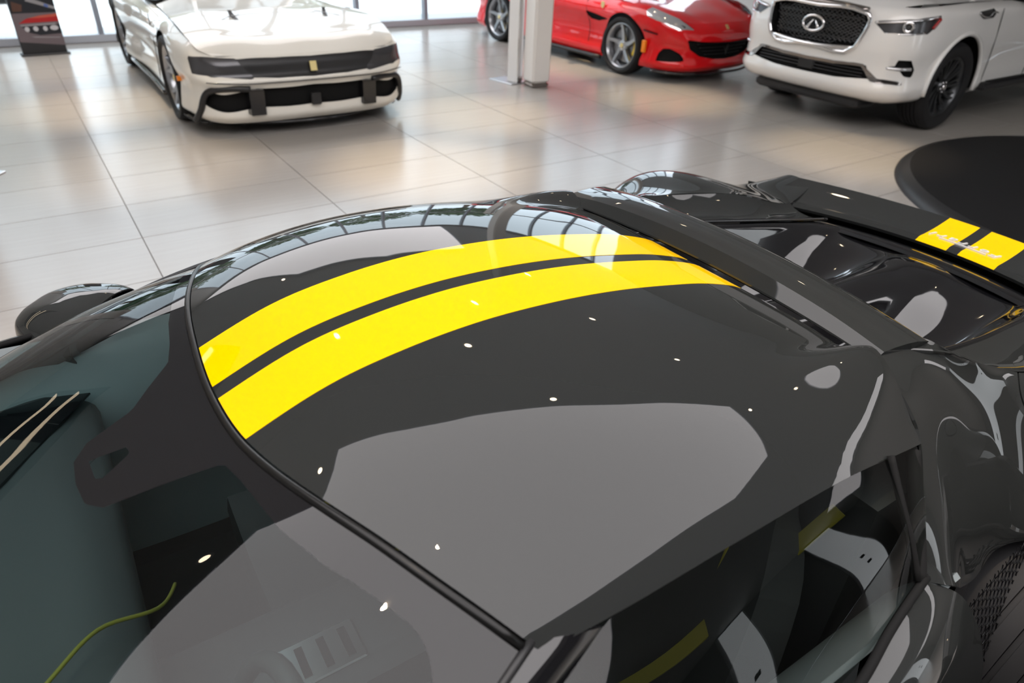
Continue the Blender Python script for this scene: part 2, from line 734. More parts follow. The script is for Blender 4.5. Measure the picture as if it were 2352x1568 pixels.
PANELS = [
    ('large luminous ceiling panel above the grey striped coupe', [(-4.6, 1.0), (-5.0, -3.2), (.4, -3.2), (3.0, -2.9), (5.0, -2.5), (6.1, -1.4), (5.5, .9), (-1.0, 4.0)]),
    ('added glowing ceiling panel in the far back corner, for highlights on the coupe', [(10.6, -6.0), (12.4, -6.0), (12.4, -2.6), (10.9, -2.6)]),  # added glow to put highlights on the coupe's rear quarter, no known lamp
    ('glowing panel standing in for the daylit white ceiling by the window wall', [(-2.0, 11.2), (-.5, 9.2), (1.0, 7.6), (2.9, 7.4), (5.3, 8.3), (6.4, 11.2)]),  # emission stands in for white ceiling lit through the windows
]
SPOTS = [(-2.76, 5.03, 300), (-.72, 5.28, 330), (-4.02, 6.61, 220), (-.48, 6.99, 260), (1.62, 8.1, 260), (-5.25, 8.22, 200), (-1.47, 8.47, 240), (.67, 9.79, 240),
         (0.6, 3.6, 0), (-1.6, 2.2, 0), (0.9, 1.2, 0), (-.6, .2, 0), (-2.2, -.4, 0), (1.8, -.6, 0), (0.2, -2, 0), (3.6, 1.6, 0), (4.6, 4.0, 200), (3.0, 6.2, 160), (-3.6, 2.4, 0)]
ceiling_lights()


def outside():
    V, F = rbox(S0 - 30, S1 + 30, WALL_T + .1, WALL_T + 45, -.14, -.02)
    V2, F2 = rbox(S0 - 40, S0 - .1, T0 - 25, WALL_T + 45, -.14, -.021)
    struct('ground', *join((V, F), (V2, F2)), 'pavement')
    # trees beyond the glazing
    k = 0
    spots = [(rw(-6, WALL_T + 9), 1.0), (rw(-1.5, WALL_T + 11), 1.1), (rw(3.5, WALL_T + 9.5), .95), (rw(8.5, WALL_T + 11.5), 1.15), (rw(12.5, WALL_T + 9), 1.),
             (rw(S0 - 9, -3), 1.05), (rw(S0 - 10, 2.5), 1.0), (rw(S0 - 9, 8), 1.1)]
    words = ['first leafy tree outside the far glazing, from its left end', 'second leafy tree outside the far glazing, from its left end', 'third leafy tree outside the far glazing, from its left end',
             'fourth leafy tree outside the far glazing, from its left end', 'fifth leafy tree outside the far glazing, from its left end',
             'leafy tree outside the left glazing, nearest the back wall', 'leafy tree outside the left glazing, middle of three', 'leafy tree outside the left glazing, nearest the far corner']
    for (p, s), w in zip(spots, words):
        rng = np.random.default_rng(k + 5)
        r = root('tree', w, 'tree', (p[0], p[1], -.02), rng.uniform(0, 6), 'trees outside the glazing')
        h = 2.4 * s
        V, F = tube([(0, 0, 0), (.03, .02, .8), (-.02, .05, 1.6), (.02, 0, h)], [.19, .15, .13, .10], 10)
        tr = mk('trunk', V, F, 'bark', r)
        for b in range(6):
            a = b * 1.05
            V, F = tube([(0, 0, h - .5 + .05 * b), (.5 * math.cos(a), .5 * math.sin(a), h + .2), (1.2 * math.cos(a), 1.2 * math.sin(a), h + 1.0)], [.06, .045, .02], 6)
            mk('branch', V, F, 'bark', tr)
        # crown: many small leaves as one mass
        n = 2600
        c = rng.normal(size=(n, 3))
        c /= np.linalg.norm(c, axis=1)[:, None]
        rad = rng.uniform(.45, 1, n) ** .5
        c = c * rad[:, None] * np.array([2.0, 2.0, 1.5]) * s * (1 + .18 * np.sin(3 * np.arctan2(c[:, 1], c[:, 0])))[:, None] + np.array([0, 0, h + 1.1])
        a = rng.normal(size=(n, 3))
        a /= np.linalg.norm(a, axis=1)[:, None]
        b = np.cross(a, rng.normal(size=(n, 3)))
        b /= np.linalg.norm(b, axis=1)[:, None]
        a *= .17
        b *= .09
        V = np.concatenate([c - a, c + b, c + a, c - b])
        F = [(i, i + n, i + 2 * n, i + 3 * n) for i in range(n)]
        mk('foliage', V, F, 'leaf', r, smooth=False, kind='stuff')
        k += 1


outside()


# ------------------------------------------------------------------ wheels
def spoke_bar(r0, r1, w0, w1, y0, y1, th, a0=0.0, a1=0.0, n=6):
    """tapered bar from radius r0 to r1; angle offset a0->a1, face depth y0->y1"""
    V, F = [], []
    for i in range(n + 1):
        t = i / n
        r = r0 + (r1 - r0) * t
        a = a0 + (a1 - a0) * t
        w = w0 + (w1 - w0) * t
        y = y0 + (y1 - y0) * t ** 1.5
        c, s = math.cos(a), math.sin(a)
        for q, yy in ((-w, y - th), (-w * .75, y), (w * .75, y), (w, y - th)):
            V.append((r * s + q * c, yy, r * c - q * s))
    for i in range(n):
        for j in range(4):
            F.append((i * 4 + j, i * 4 + (j + 1) % 4, i * 4 + 4 + (j + 1) % 4, i * 4 + 4 + j))
    F += [(3, 2, 1, 0), tuple(n * 4 + j for j in range(4))]
    return np.array(V), F


def rotw(V, a):
    c, s = math.cos(a), math.sin(a)
    V = np.array(V)
    return np.stack([V[:, 0] * c + V[:, 2] * s, V[:, 1], -V[:, 0] * s + V[:, 2] * c], 1)


def make_wheel(par, Rt, w, Rr, style, rim_m, cal=None, tread=True):
    """wheel lying in its own frame: axis +y points outboard; returns the tyre object"""
    h = w / 2
    sh = (Rt - Rr)
    prof = [(Rr, -h * .86), (Rr + sh * .35, -h * 1.02), (Rr + sh * .75, -h), (Rt - .012, -h * .84), (Rt, -h * .62)]
    gr = [-.42, -.14, .14, .42]
    for g in gr:
        prof += [(Rt, h * g - .006), (Rt - .009, h * g - .005), (Rt - .009, h * g + .005), (Rt, h * g + .006)]
    prof += [(Rt, h * .62), (Rt - .012, h * .84), (Rr + sh * .75, h), (Rr + sh * .35, h * 1.02), (Rr, h * .86)]
    ty = mk('wheel', *lathe(prof, 64), 'rubber', par, auto=40)
    yo = h * .8
    rim = lathe([(Rr - .005, -h * .86), (Rr - .03, -h * .7), (Rr - .045, 0), (Rr - .03, yo - .03), (Rr - .02, yo - .005), (Rr - .008, yo + .006), (Rr + .006, yo + .004), (Rr + .004, h * .84)], 64)
    mk('rim', *rim, rim_m, ty, auto=50)
    disc = lathe([(Rr * .30, h * .15), (Rr * .78, h * .15), (Rr * .78, h * .02), (Rr * .30, h * .02)], 40)
    mk('brake_disc', *disc, 'disc_metal', ty, auto=40)
    back = lathe([(.001, -h * .3), (Rr - .04, -h * .3)], 40)
    mk('wheel_liner', back[0], [tuple(reversed(f)) for f in back[1]], 'black_matte', ty)
    hub = lathe([(.0001, yo - .018), (.03, yo - .016), (.034, yo - .022), (.055, yo - .026), (.07, yo - .045), (.07, h * .1)], 32)
    mk('hub', *hub, rim_m, ty, auto=40)
    cap = lathe([(.0001, yo - .008), (.026, yo - .010), (.03, yo - .02)], 24)
    mk('hub_cap', *cap, 'gold_badge' if style in ('star', 'twist') else 'chrome', ty, auto=40)
    if style == 'star':
        V, F = spoke_bar(.05, Rr - .02, .034, .020, yo - .03, yo - .004, .035, -.05, .12)
        sp, n = [(V, F)], 5
    elif style == 'twist':
        a = spoke_bar(.05, Rr - .02, .045, .012, yo - .04, yo - .004, .03, 0, .26)
        b = spoke_bar(.05, Rr - .02, .045, .012, yo - .04, yo - .004, .03, 0, -.26)
        sp, n = [join(a, b)], 5
    elif style == 'multi':
        a = spoke_bar(.05, Rr - .012, .010, .016, yo - .05, yo - .004, .03, 0, .22)
        b = spoke_bar(.05, Rr - .012, .008, .010, yo - .055, yo - .012, .03, .14, .42)
        sp, n = [join(a, b)], 11
    else:
        a = spoke_bar(.05, Rr - .02, .028, .013, yo - .04, yo - .004, .03, 0, .2)
        b = spoke_bar(.05, Rr - .02, .028, .013, yo - .04, yo - .004, .03, 0, -.2)
        sp, n = [join(a, b)], 5
    base = None
    for i in range(n):
        if base is None:
            base = mk('spoke', *sp[0], rim_m, ty, auto=35)
        else:
            o = bpy.data.objects.new('spoke', base.data)
            COL.objects.link(o)
            o.parent = ty
            o.rotation_euler = (0, 2 * math.pi * i / n, 0)
    for i in range(5):
        a = 2 * math.pi * (i + .5) / 5
        V, F = lathe([(.0001, yo - .018), (.008, yo - .018), (.009, yo - .04)], 10)
        V = V + np.array([.048 * math.sin(a), 0, .048 * math.cos(a)])
        mk('lug_bolt', V, F, 'chrome', ty)
    if cal:
        pts = [(Rr * .74 * math.cos(t), 0, Rr * .74 * math.sin(t)) for t in np.linspace(-.55, .55, 9)]
        V, F = tube(pts, .045, 8)
        V[:, 1] = V[:, 1] * .7 + h * .12
        V = rotw(V, math.pi)
        mk('brake_caliper', V, F, cal, ty)
    return ty


def place_wheels(par, ty, spots):
    """spots: (x, y, z, steer); right side wheels turned round"""
    for i, (x, y, z, st) in enumerate(spots):
        o = ty if i == 0 else copy_tree(ty, par)
        o.location = (x, y, z)
        o.rotation_euler = (0, 0, st + (math.pi if y < 0 else 0))


# ------------------------------------------------------------------ the grey striped coupe
CAR_ORG = (-0.3319, 0.9243, 0.0)
CAR_RZ = R(-145.5)
STRIPES = ((-.1431, -.0222), (.0135, .1343))

ZC = curve([(.30, 1.035), (.15, 1.107), (.001, 1.163), (-.12, 1.184), (-.237, 1.193), (-.38, 1.190), (-.526, 1.176), (-.68, 1.150), (-.77, 1.131), (-.83, 1.114), (-.88, 1.097), (-.915, 1.081), (-1.0, 1.04)], 12)


def zc(x):
    return np.interp(-x, -ZC[:, 0], ZC[:, 1])


def lut(pts):
    a = curve(pts, 10)
    return lambda v: np.interp(v, a[:, 0], a[:, 1])


W_ = lut([(-1.0, .592), (-.86, .598), (-.6, .605), (-.36, .612), (-.1, .606), (.02, .59), (.2, .57)])
ZE = lut([(-1.0, .99), (-.86, 1.012), (-.6, 1.058), (-.36, 1.076), (-.1, 1.068), (.02, 1.052), (.2, 1.0)])
XF = lut([(-.66, -.02), (-.56, .035), (-.45, .08), (-.34, .115), (-.14, .144), (0, .150), (.134, .140), (.22, .121), (.31, .093), (.40, .058), (.5, .012), (.58, -.037), (.62, -.065)])
XR = lut([(-.66, -.865), (-.60, -.868), (-.5, -.878), (-.44, -.885), (-.36, -.900), (0, -.902), (.36, -.905), (.44, -.892), (.5, -.880), (.60, -.868), (.66, -.865)])


def sstep(a, b, v):
    t = np.clip((v - a) / (b - a), 0, 1)
    return t * t * (3 - 2 * t)


def zroof(x, y):
    w, ze, c = W_(x), ZE(x), zc(x)
    t = np.abs(y) / w
    z = c - (c - ze) * t ** 4.6
    # buttress ridges growing towards the rear
    a = sstep(-.56, -.92, x) ** 1.2 * .048
    ay = np.abs(y)
    rise = sstep(.375, .455, ay)
    fall = 1 - sstep(.455, .60, ay)
    return z + a * np.where(ay < .455, rise, fall)


def sports_coupe():
    car = root('sports_coupe', 'dark grey sports coupe with twin yellow stripes along roof and tail, nearest the camera', 'car', CAR_ORG, CAR_RZ)
    P = 'grey_paint'
    # --- roof panel
    NI, NJ = 90, 110
    G = np.zeros((NI, NJ, 3))
    for j in range(NJ):
        t = -1 + 2 * j / (NJ - 1)
        t = math.copysign(abs(t) ** .9, t)
        y = t * .61
        for i in range(NI):
            for _ in range(3):
                x = XF(y) + (XR(y) - XF(y)) * i / (NI - 1)
                y = t * W_(x)
            G[i, j] = (x, y, zroof(x, y))
    V, F = thick(G.reshape(-1, 3), gridfaces(NI, NJ), .006)
    roof = mk('roof_panel', V, F, P, car, auto=60)
    # stripes: skins lying on the roof
    for y0, y1 in STRIPES:
        ni, nj = 80, 14
        S = np.zeros((ni, nj, 3))
        for j in range(nj):
            y = y0 + (y1 - y0) * j / (nj - 1)
            for i in range(ni):
                x = XF(y) + .0 + (XR(y) - XF(y)) * i / (ni - 1)
                S[i, j] = (x, y, zroof(x, y) + .0007)
        V, F = thick(S.reshape(-1, 3), gridfaces(ni, nj), .004)
        mk('stripe', V, F, 'yellow_paint', roof, label='yellow stripe', auto=60)
    # --- windshield seal
    ys = np.linspace(-.60, .585, 60)
    seal = [(XF(y) + .006, y, zroof(XF(y), y) - .006) for y in ys]
    mk('windshield_seal', *tube(seal, .0065, 8), 'seal_black', car)
    # --- windshield: header row, two middle rows, cowl row
    rows = []
    pill = curve([(-.045, .585, 1.068), (.10, .636, 1.020), (.21, .668, .976), (.37, .698, .894), (.50, .718, .828), (.70, .745, .765)], 8)
    cow = lambda t: np.array([1.10 - .36 * t * t - .04 * t ** 4, .745 * t, .765])
    for v in np.linspace(0, 1, 9):
        row = []
        q = pill[int(round(v * (len(pill) - 1)))]
        for t in np.linspace(-1, 1, 15):
            y = .585 * t
            a = np.array([XF(y) + .010, y, zroof(XF(y), y) - .006])
            b = cow(t)
            p = a + (b - a) * v
            e = a * 0 + np.array([XF(.585) + .010, .585, zroof(XF(.585), .585) - .006])
            e = e + (cow(1) - e) * v                       # straight edge
            k = abs(t) ** 3
            p = p + k * np.array([q[0] - e[0], math.copysign(q[1] - e[1], t), q[2] - e[2]])
            p[2] += .05 * math.sin(math.pi * v) * (1 - t ** 4)
            row.append(p)
        rows.append(row)
    V, F = surf(rows, 12, 12)
    # ceramic band: along the header, down the sides, and a deeper bay round the camera
    g = surf(np.array([[(0, v, t) for t in np.linspace(-1, 1, 15)] for v in np.linspace(0, 1, 9)]), 12, 12)[0]
    v_, t_ = g[:, 1], g[:, 2]
    yb = np.array([-.62, -.52, -.45, -.34, -.27, -.20, -.146, -.10, -.06, -.03, 0, .05, .10, .125, .14, .157, .2, .318, .40, .458, .52, .62])
    xb = np.array([.05, .09, .118, .152, .171, .182, .195, .235, .266, .335, .355, .357, .35, .33, .245, .178, .168, .150, .122, .092, .062, .02])
    f = V[:, 0] - np.interp(V[:, 1], yb, xb)
    side = (1 - np.abs(t_)) * .66 - .035
    f = np.minimum(f, side)
    q0, q1 = np.maximum(0, .07 - f), np.maximum(0, .07 - side)
    f = np.where((f < .07) & (side < .07), .07 - np.hypot(np.maximum(0, .07 - (V[:, 0] - np.interp(V[:, 1], yb, xb))), q1), f)
    fr, gl = split(V, F, f)
    (cv, cf), fr = patch(fr[0], fr[1], [(.336, .013, 1.066), (.285, .022, 1.077), (.284, .040, 1.077), (.332, .070, 1.067)], .03)
    ws = mk('windshield', *gl, 'car_glass', car)
    mk('ceramic_band', *fr, 'black_frit', ws)
    mk('camera_window', cv, cf, 'car_glass', ws)
    # --- bridge spoiler between the buttresses
    key = [(-.874, 1.078), (-.868, 1.084), (-.869, 1.088), (-.892, 1.1155), (-.93, 1.1205), (-.97, 1.1205), (-1.005, 1.1155), (-1.040, 1.102), (-1.046, 1.096), (-1.035, 1.090), (-.95, 1.076)]
    sec = []
    for (x0, z0), (x1, z1) in zip(key, key[1:] + key[:1]):
        for q in range(3):
            sec.append((x0 + (x1 - x0) * q / 3, z0 + (z1 - z0) * q / 3))
    net = []
    for y in np.linspace(-.472, .456, 9):
        k = (y + .472) / .928
        bow = 1 - (y / .472) ** 2
        fx = lambda x: max(0, min(1, (x + 1.04) / .17))
        net.append([(x - .028 * k * fx(x) - .030 * bow, y + .018 * (1 - fx(x)) * (y / .46), 1.086 + (z - 1.086) * (.36 + .64 * bow ** .6) + .012 * bow) for x, z in sec])
    net = _cr(np.array(net), 4, 0)
    I, J = net.shape[:2]
    V = net.reshape(-1, 3)
    F = [(i * J + j, i * J + (j + 1) % J, (i + 1) * J + (j + 1) % J, (i + 1) * J + j) for i in range(I - 1) for j in range(J)]
    F += [tuple(reversed(range(J))), tuple((I - 1) * J + j for j in range(J))]
    mk('bridge_spoiler', V, F, P, car, auto=22)
    # black gloss rear screen under the bridge
    net = [[(-.885, y, 1.070), (-.93, y, 1.058), (-.98, y, 1.03), (-1.04, y, .96)] for y in np.linspace(-.44, .44, 7)]
    mk('rear_screen', *surf(net, 4, 4), 'black_gloss', car)
    net = [[(-.915, y, 1.069), (-.931, y, 1.067), (-.934, y, 1.058)] for y in np.linspace(-.40, .40, 7)]
    # --- rear quarters
    Q = [
        [(-0.882, 0.447, 1.098), (-0.881, 0.481, 1.09), (-0.876, 0.52, 1.075), (-0.867, 0.566, 1.045), (-0.856, 0.597, 1.015), (-0.811, 0.644, 0.97), (-0.764, 0.69, 0.925), (-0.717, 0.73, 0.885)],
        [(-0.948, 0.449, 1.098), (-0.943, 0.484, 1.085), (-0.938, 0.525, 1.065), (-0.937, 0.569, 1.03), (-0.93, 0.6, 0.995), (-0.896, 0.646, 0.95), (-0.83, 0.703, 0.91), (-0.77, 0.756, 0.868)],
        [(-1.051, 0.463, 1.092), (-1.049, 0.499, 1.06), (-1.048, 0.533, 1.03), (-1.032, 0.573, 0.99), (-1.011, 0.608, 0.95), (-0.98, 0.649, 0.9), (-0.925, 0.698, 0.85), (-0.857, 0.750, 0.8)],
        [(-1.08, 0.502, 1.075), (-1.098, 0.528, 1.04), (-1.11, 0.554, 1.0), (-1.094, 0.588, 0.965), (-1.073, 0.627, 0.915), (-1.043, 0.664, 0.87), (-1.02, 0.698, 0.82), (-0.97, 0.740, 0.74)],
        [(-1.132, 0.53, 1.05), (-1.165, 0.552, 1.01), (-1.167, 0.582, 0.975), (-1.167, 0.612, 0.93), (-1.157, 0.646, 0.88), (-1.143, 0.677, 0.83), (-1.126, 0.705, 0.78), (-1.093, 0.725, 0.73)],
        [(-1.21, .543, 1.02), (-1.225, .572, .99), (-1.235, .605, .955), (-1.24, .64, .915), (-1.24, .675, .87), (-1.23, .71, .82), (-1.215, .735, .77), (-1.19, .75, .72)],
        [(-1.31, .575, .99), (-1.32, .62, .972), (-1.33, .67, .95), (-1.335, .73, .925), (-1.34, .79, .895), (-1.34, .85, .855), (-1.335, .90, .80), (-1.33, .94, .72)],
        [(-1.5, .56, .972), (-1.5, .63, .98), (-1.5, .71, .984), (-1.5, .79, .98), (-1.5, .86, .962), (-1.5, .92, .91), (-1.5, .955, .83), (-1.5, .97, .72)],
        [(-1.72, .53, .94), (-1.72, .62, .952), (-1.72, .70, .956), (-1.72, .78, .952), (-1.72, .85, .93), (-1.72, .91, .87), (-1.72, .95, .80), (-1.72, .965, .71)],
        [(-1.93, .52, .876), (-1.94, .58, .876), (-1.95, .65, .872), (-1.96, .72, .862), (-1.96, .80, .842), (-1.96, .87, .80), (-1.96, .92, .74), (-1.96, .94, .68)],
        [(-2.05, .54, .853), (-2.08, .61, .857), (-2.10, .68, .860), (-2.12, .74, .855), (-2.14, .80, .838), (-2.16, .85, .80), (-2.17, .88, .74), (-2.17, .9, .67)],
        [(-2.24, .60, .868), (-2.26, .65, .87), (-2.27, .70, .87), (-2.28, .745, .86), (-2.29, .785, .835), (-2.30, .81, .78), (-2.30, .825, .72), (-2.30, .83, .65)],
    ]
    V, F = surf(Q, 8, 8)
    G = V.reshape(8 * (len(Q) - 1) + 1, 8 * 7 + 1, 3)
    for _ in range(60):
        G[1:-1, 1:-1] = .5 * G[1:-1, 1:-1] + .125 * (G[2:, 1:-1] + G[:-2, 1:-1] + G[1:-1, 2:] + G[1:-1, :-2])
    V = G.reshape(-1, 3)
    # fuel filler door: a round lid set in the left shoulder
    lid_c, lid_r = np.array([-1.315, .625, .965]), .075
    (lv, lf), (bv, bf) = split(V, F, np.linalg.norm(V - lid_c, axis=1) - lid_r)
    V2, F2 = thick(bv, bf, .005)
    lq = mk('rear_quarter', V2, F2, P, car, auto=60)
    (lv, lf), _ = split(lv, lf, np.linalg.norm(lv - lid_c, axis=1) - lid_r + .004)
    mk('fuel_lid', *thick(lv, lf, .005), P, lq, auto=60)
    mk('lid_gap', *mirror(*mirror(V - vnormals(V, F) * .012, F)), 'black_matte', lq) if False else None
    (gv, gf), _ = split(V - vnormals(V, F) * .006, F, np.linalg.norm(V - lid_c, axis=1) - lid_r - .006)
    mk('lid_recess', gv, gf, 'black_matte', lq)
    Vm, Fm = mirror(*thick(V, F, .005))
    mk('rear_quarter', Vm, Fm, P, car, auto=60)
    # inner shoulder: from the buttress ridge down to the engine cover
    rim = [(-.97, .40, 1.02), (-1.08, .41, 1.005), (-1.2, .415, .98), (-1.35, .415, .95), (-1.5, .41, .925), (-1.7, .395, .895), (-1.9, .38, .865), (-2.03, .37, .845)]
    rid = [(-.97, .452, 1.09), (-1.08, .502, 1.075), (-1.2, .541, 1.022), (-1.35, .573, .985), (-1.5, .56, .968), (-1.7, .533, .943), (-1.9, .52, .882), (-2.03, .535, .852)]
    net = []
    for a, b in zip(rid, rim):
        a, b = np.array(a), np.array(b)
        m = a + (b - a) * .15 + np.array([0, 0, -.012])
        m2 = a + (b - a) * .55 + np.array([0, 0, -.018])
        net.append([b, m2, m, a])
    V, F = surf(net, 6, 4)
    V, F = thick(V, F, .004)
    mk('inner_shoulder', V, F, P, car, auto=60)
    mk('inner_shoulder', *mirror(V, F), P, car, auto=60)
    for s in (1, -1):
        mk('shoulder_seal', *tube([(x, s * (y + .003), z + .001) for x, y, z in curve(rim, 6)], .006, 8), 'black_gloss', car)
    # --- engine cover, two deep gloss basins with a centre spine
    xs = [-.98, -1.1, -1.25, -1.4, -1.55, -1.7, -1.85, -2.0, -2.14]
    spine = [.93, .905, .885, .872, .865, .86, .85, .838, .80]
    basin = [.82, .76, .715, .70, .705, .735, .785, .815, .79]
    rimz = [1.005, .99, .966, .94, .915, .893, .870, .845, .80]
    rimy = [.40, .41, .415, .415, .405, .395, .385, .37, .36]
    net = []
    for x, a, b, c, w in zip(xs, spine, basin, rimz, rimy):
        half = [(0, a), (.05, a - (a - b) * .12), (.12, a - (a - b) * .72), (.20, b), (.28, b + (c - b) * .10), (w - .035, c - (c - b) * .28), (w - .008, c - .006), (w, c - .006)]
        net.append([(x, -y, z) for y, z in reversed(half)] + [(x, y, z) for y, z in half[1:]])
    V, F = surf(net, 7, 6)
    mk('engine_cover', V, F, 'black_gloss', car)
    # --- tail deck with stripes and script
    def deck(u, y):
        xa, xb = -2.215 + .55 * y * y, -2.415 + .40 * y * y
        x = xa + (xb - xa) * u
        z = .833 + .034 * u ** 1.7 + .010 * (1 - sstep(0, .12, u)) * -1 + .03 * y * y
        return x, y, z
    ni, nj = 24, 60
    V = [deck(i / (ni - 1), -.66 + 1.32 * j / (nj - 1)) for i in range(ni) for j in range(nj)]
    V, F = thick(V, gridfaces(ni, nj), .012)
    dk = mk('tail_deck', V, F, P, car, auto=50)
    for y0, y1 in ((-.127, -.022), (.018, .143)):
        V = [np.array(deck(i / 23, y0 + (y1 - y0) * j / 11)) + np.array([0, 0, .0008]) for i in range(24) for j in range(12)]
        V, F = thick(np.array(V), gridfaces(24, 12), .004)
        mk('stripe', V, F, 'yellow_paint', dk, label='yellow stripe', auto=60)
    V, F = text_mesh('Ferrari', .056, .0025, .25)
    V = V * np.array([1.15, .68, 1])
    bar = [box(x0, x0 + .0085, .0145, .0185, -.0025, .0025) for x0 in np.arange(-.075, .085, .008)]
    V, F = join((V, F), *bar)
    V = xf(V, rz=R(-90))
    out = []
    for v in V:
        u = .34
        x, y, z = deck(np.clip(u + (-v[0]) / .2, 0, 1), v[1] + .008)
        out.append((x, y, z + .003 + v[2]))
    mk('lettering', out, F, 'silver_script', dk, smooth=False, label='chrome script lettering')
    # black gap rail under the deck edge and tail skin
    net = [[(-2.06 + .5 * y * y, y, .822 + .02 * y * y), (-2.14 + .5 * y * y, y, .818 + .02 * y * y), (-2.20 + .5 * y * y, y, .80), (-2.24 + .5 * y * y, y, .76)] for y in np.linspace(-.6, .6, 9)]
    mk('tail_rail', *surf(net, 4, 4), 'black_gloss', car)
    net = [[(-2.36 + .40 * y * y, y, .845), (-2.37 + .4 * y * y, y, .70), (-2.34 + .4 * y * y, y, .5), (-2.2 + .3 * y * y, y, .2)] for y in np.linspace(-.80, .80, 11)]
    mk('tail_panel', *surf(net, 4, 4), P, car)
    # --- doors and front fenders
    D = [
        [(-0.722, 0.733, 0.885), (-0.782, 0.764, 0.85), (-0.824, 0.794, 0.79), (-0.846, 0.818, 0.73), (-0.873, 0.844, 0.63), (-.90, .88, .45), (-.91, .92, .3), (-.90, .93, .16)],
        [(-0.58, 0.759, 0.885), (-.61, .792, .873), (-.63, .822, .835), (-.64, .836, .775), (-.65, .842, .68), (-.65, .85, .52), (-.65, .9, .33), (-.65, .93, .16)],
        [(-0.48, 0.782, 0.885), (-.48, .812, .875), (-.48, .842, .84), (-.48, .856, .78), (-.48, .856, .68), (-.48, .85, .53), (-.48, .9, .34), (-.48, .93, .16)],
        [(-.2, .80, .885), (-.2, .83, .875), (-.2, .86, .84), (-.2, .872, .77), (-.2, .87, .66), (-.2, .86, .5), (-.2, .90, .33), (-.2, .93, .16)],
        [(.3, .80, .872), (.3, .84, .862), (.3, .87, .82), (.3, .885, .75), (.3, .88, .64), (.3, .875, .5), (.3, .91, .33), (.3, .93, .16)],
        [(.62, .785, .85), (.62, .83, .84), (.62, .875, .80), (.62, .895, .73), (.62, .895, .62), (.62, .895, .48), (.62, .92, .32), (.62, .93, .16)],
    ]
    FE = [D[-1],
          [(1.0, .74, .82), (1.0, .8, .825), (1.0, .88, .81), (1.0, .93, .75), (1.0, .95, .65), (1.0, .955, .5), (1.0, .955, .33), (1.0, .95, .16)],
          [(1.3, .62, .79), (1.3, .74, .81), (1.3, .86, .81), (1.3, .935, .76), (1.3, .965, .66), (1.3, .97, .5), (1.3, .97, .33), (1.3, .96, .16)],
          [(1.7, .55, .68), (1.7, .68, .69), (1.7, .80, .68), (1.7, .88, .63), (1.7, .92, .55), (1.7, .94, .42), (1.7, .93, .28), (1.7, .92, .14)],
          [(2.0, .45, .55), (2.0, .55, .55), (2.0, .65, .54), (2.0, .72, .5), (2.0, .77, .44), (2.0, .8, .34), (2.0, .8, .22), (2.0, .78, .12)],
          [(2.14, .25, .45), (2.14, .33, .44), (2.14, .40, .42), (2.14, .45, .38), (2.14, .5, .34), (2.14, .52, .28), (2.14, .52, .2), (2.14, .5, .12)],
          [(2.17, 0, .44), (2.18, 0, .43), (2.19, 0, .41), (2.19, 0, .38), (2.19, 0, .34), (2.19, 0, .28), (2.18, 0, .2), (2.16, 0, .12)]]
    dv, df = surf(D, 8, 7, True)
    dv, df = thick(dv, df, .006)
    fv, ff = surf(FE, 7, 6, True)
    _, (fv, ff) = split(fv, ff, np.where(np.abs(fv[:, 1]) > .5, np.hypot(fv[:, 0] - 1.3, fv[:, 2] - .34) - .37, 1))
    for s in (1, -1):
        a = (dv, df) if s > 0 else mirror(dv, df)
        door = mk('door', *a, P, car, auto=60)
        a = (fv, ff) if s > 0 else mirror(fv, ff)
        mk('front_fender', *a, P, car)
        belt = curve([(-.725, .728, .889), (-.58, .754, .890), (-.48, .777, .890), (-.2, .795, .890), (.3, .795, .877), (.55, .78, .86)], 8)
        mk('belt_seal', *tube([(x, s * y, z) for x, y, z in belt], .007, 8), 'black_matte', door)
        # side glass
        top = [(-.852, .592, 1.012), (-.74, .600, 1.036), (-.6, .603, 1.055), (-.36, .608, 1.072), (-.16, .603, 1.062), (-.10, .616, 1.04), (.06, .660, .97), (.27, .705, .88)]
        bot = [(-.722, .722, .892), (-.66, .735, .892), (-.56, .752, .892), (-.40, .77, .892), (-.2, .786, .892), (-.05, .79, .889), (.12, .79, .884), (.28, .775, .872)]
        net = [[np.array(a), np.array(a) * .5 + np.array(b) * .5 + np.array([0, .009, .007]), np.array(b)] for a, b in zip(top, bot)]
        V, F = surf([[(p[0], s * p[1], p[2]) for p in r] for r in net], 8, 8)
        # rear fixed quarter light behind the divider bar
        mk('side_window', V, F, 'side_glass', door)
        bar = curve([(-.744, .598, 1.036), (-.722, .644, .992), (-.709, .684, .948), (-.70, .722, .893)], 5)
        mk('window_bar', *tube([(x, s * (y + .003), z + .002) for x, y, z in bar], .007, 6), 'black_matte', door)
        post = curve([(-.852, .598, 1.004), (-.812, .640, .964), (-.767, .686, .924), (-.722, .727, .886)], 6)
        mk('pillar_trim', *tube([(x + .012, s * (y - .001), z - .002) for x, y, z in post], .012, 8), 'black_matte', door)
        # windshield pillar: strip between windshield edge and side glass
        pi = curve([(-.047, .585, 1.068), (.10, .637, 1.019), (.21, .669, .974), (.37, .699, .892), (.50, .719, .826), (.70, .747, .764)], 4)
        po = curve([(-.135, .607, 1.054), (.0, .645, .988), (.12, .676, .938), (.28, .710, .865), (.42, .732, .808), (.62, .764, .755)], 4)
        net = [[a, (a + b) / 2 + np.array([.004, .006, .009]), b] for a, b in zip(pi, po)]
        V, F = surf([[(p[0], s * p[1], p[2]) for p in r] for r in net], 3, 5, s > 0)
        mk('windshield_pillar', *thick(V, F, .012), 'black_gloss', car, auto=50)
        mk('pillar_seal', *tube([(x, s * y, z + .001) for x, y, z in pi], .006, 6), 'black_plastic', car)
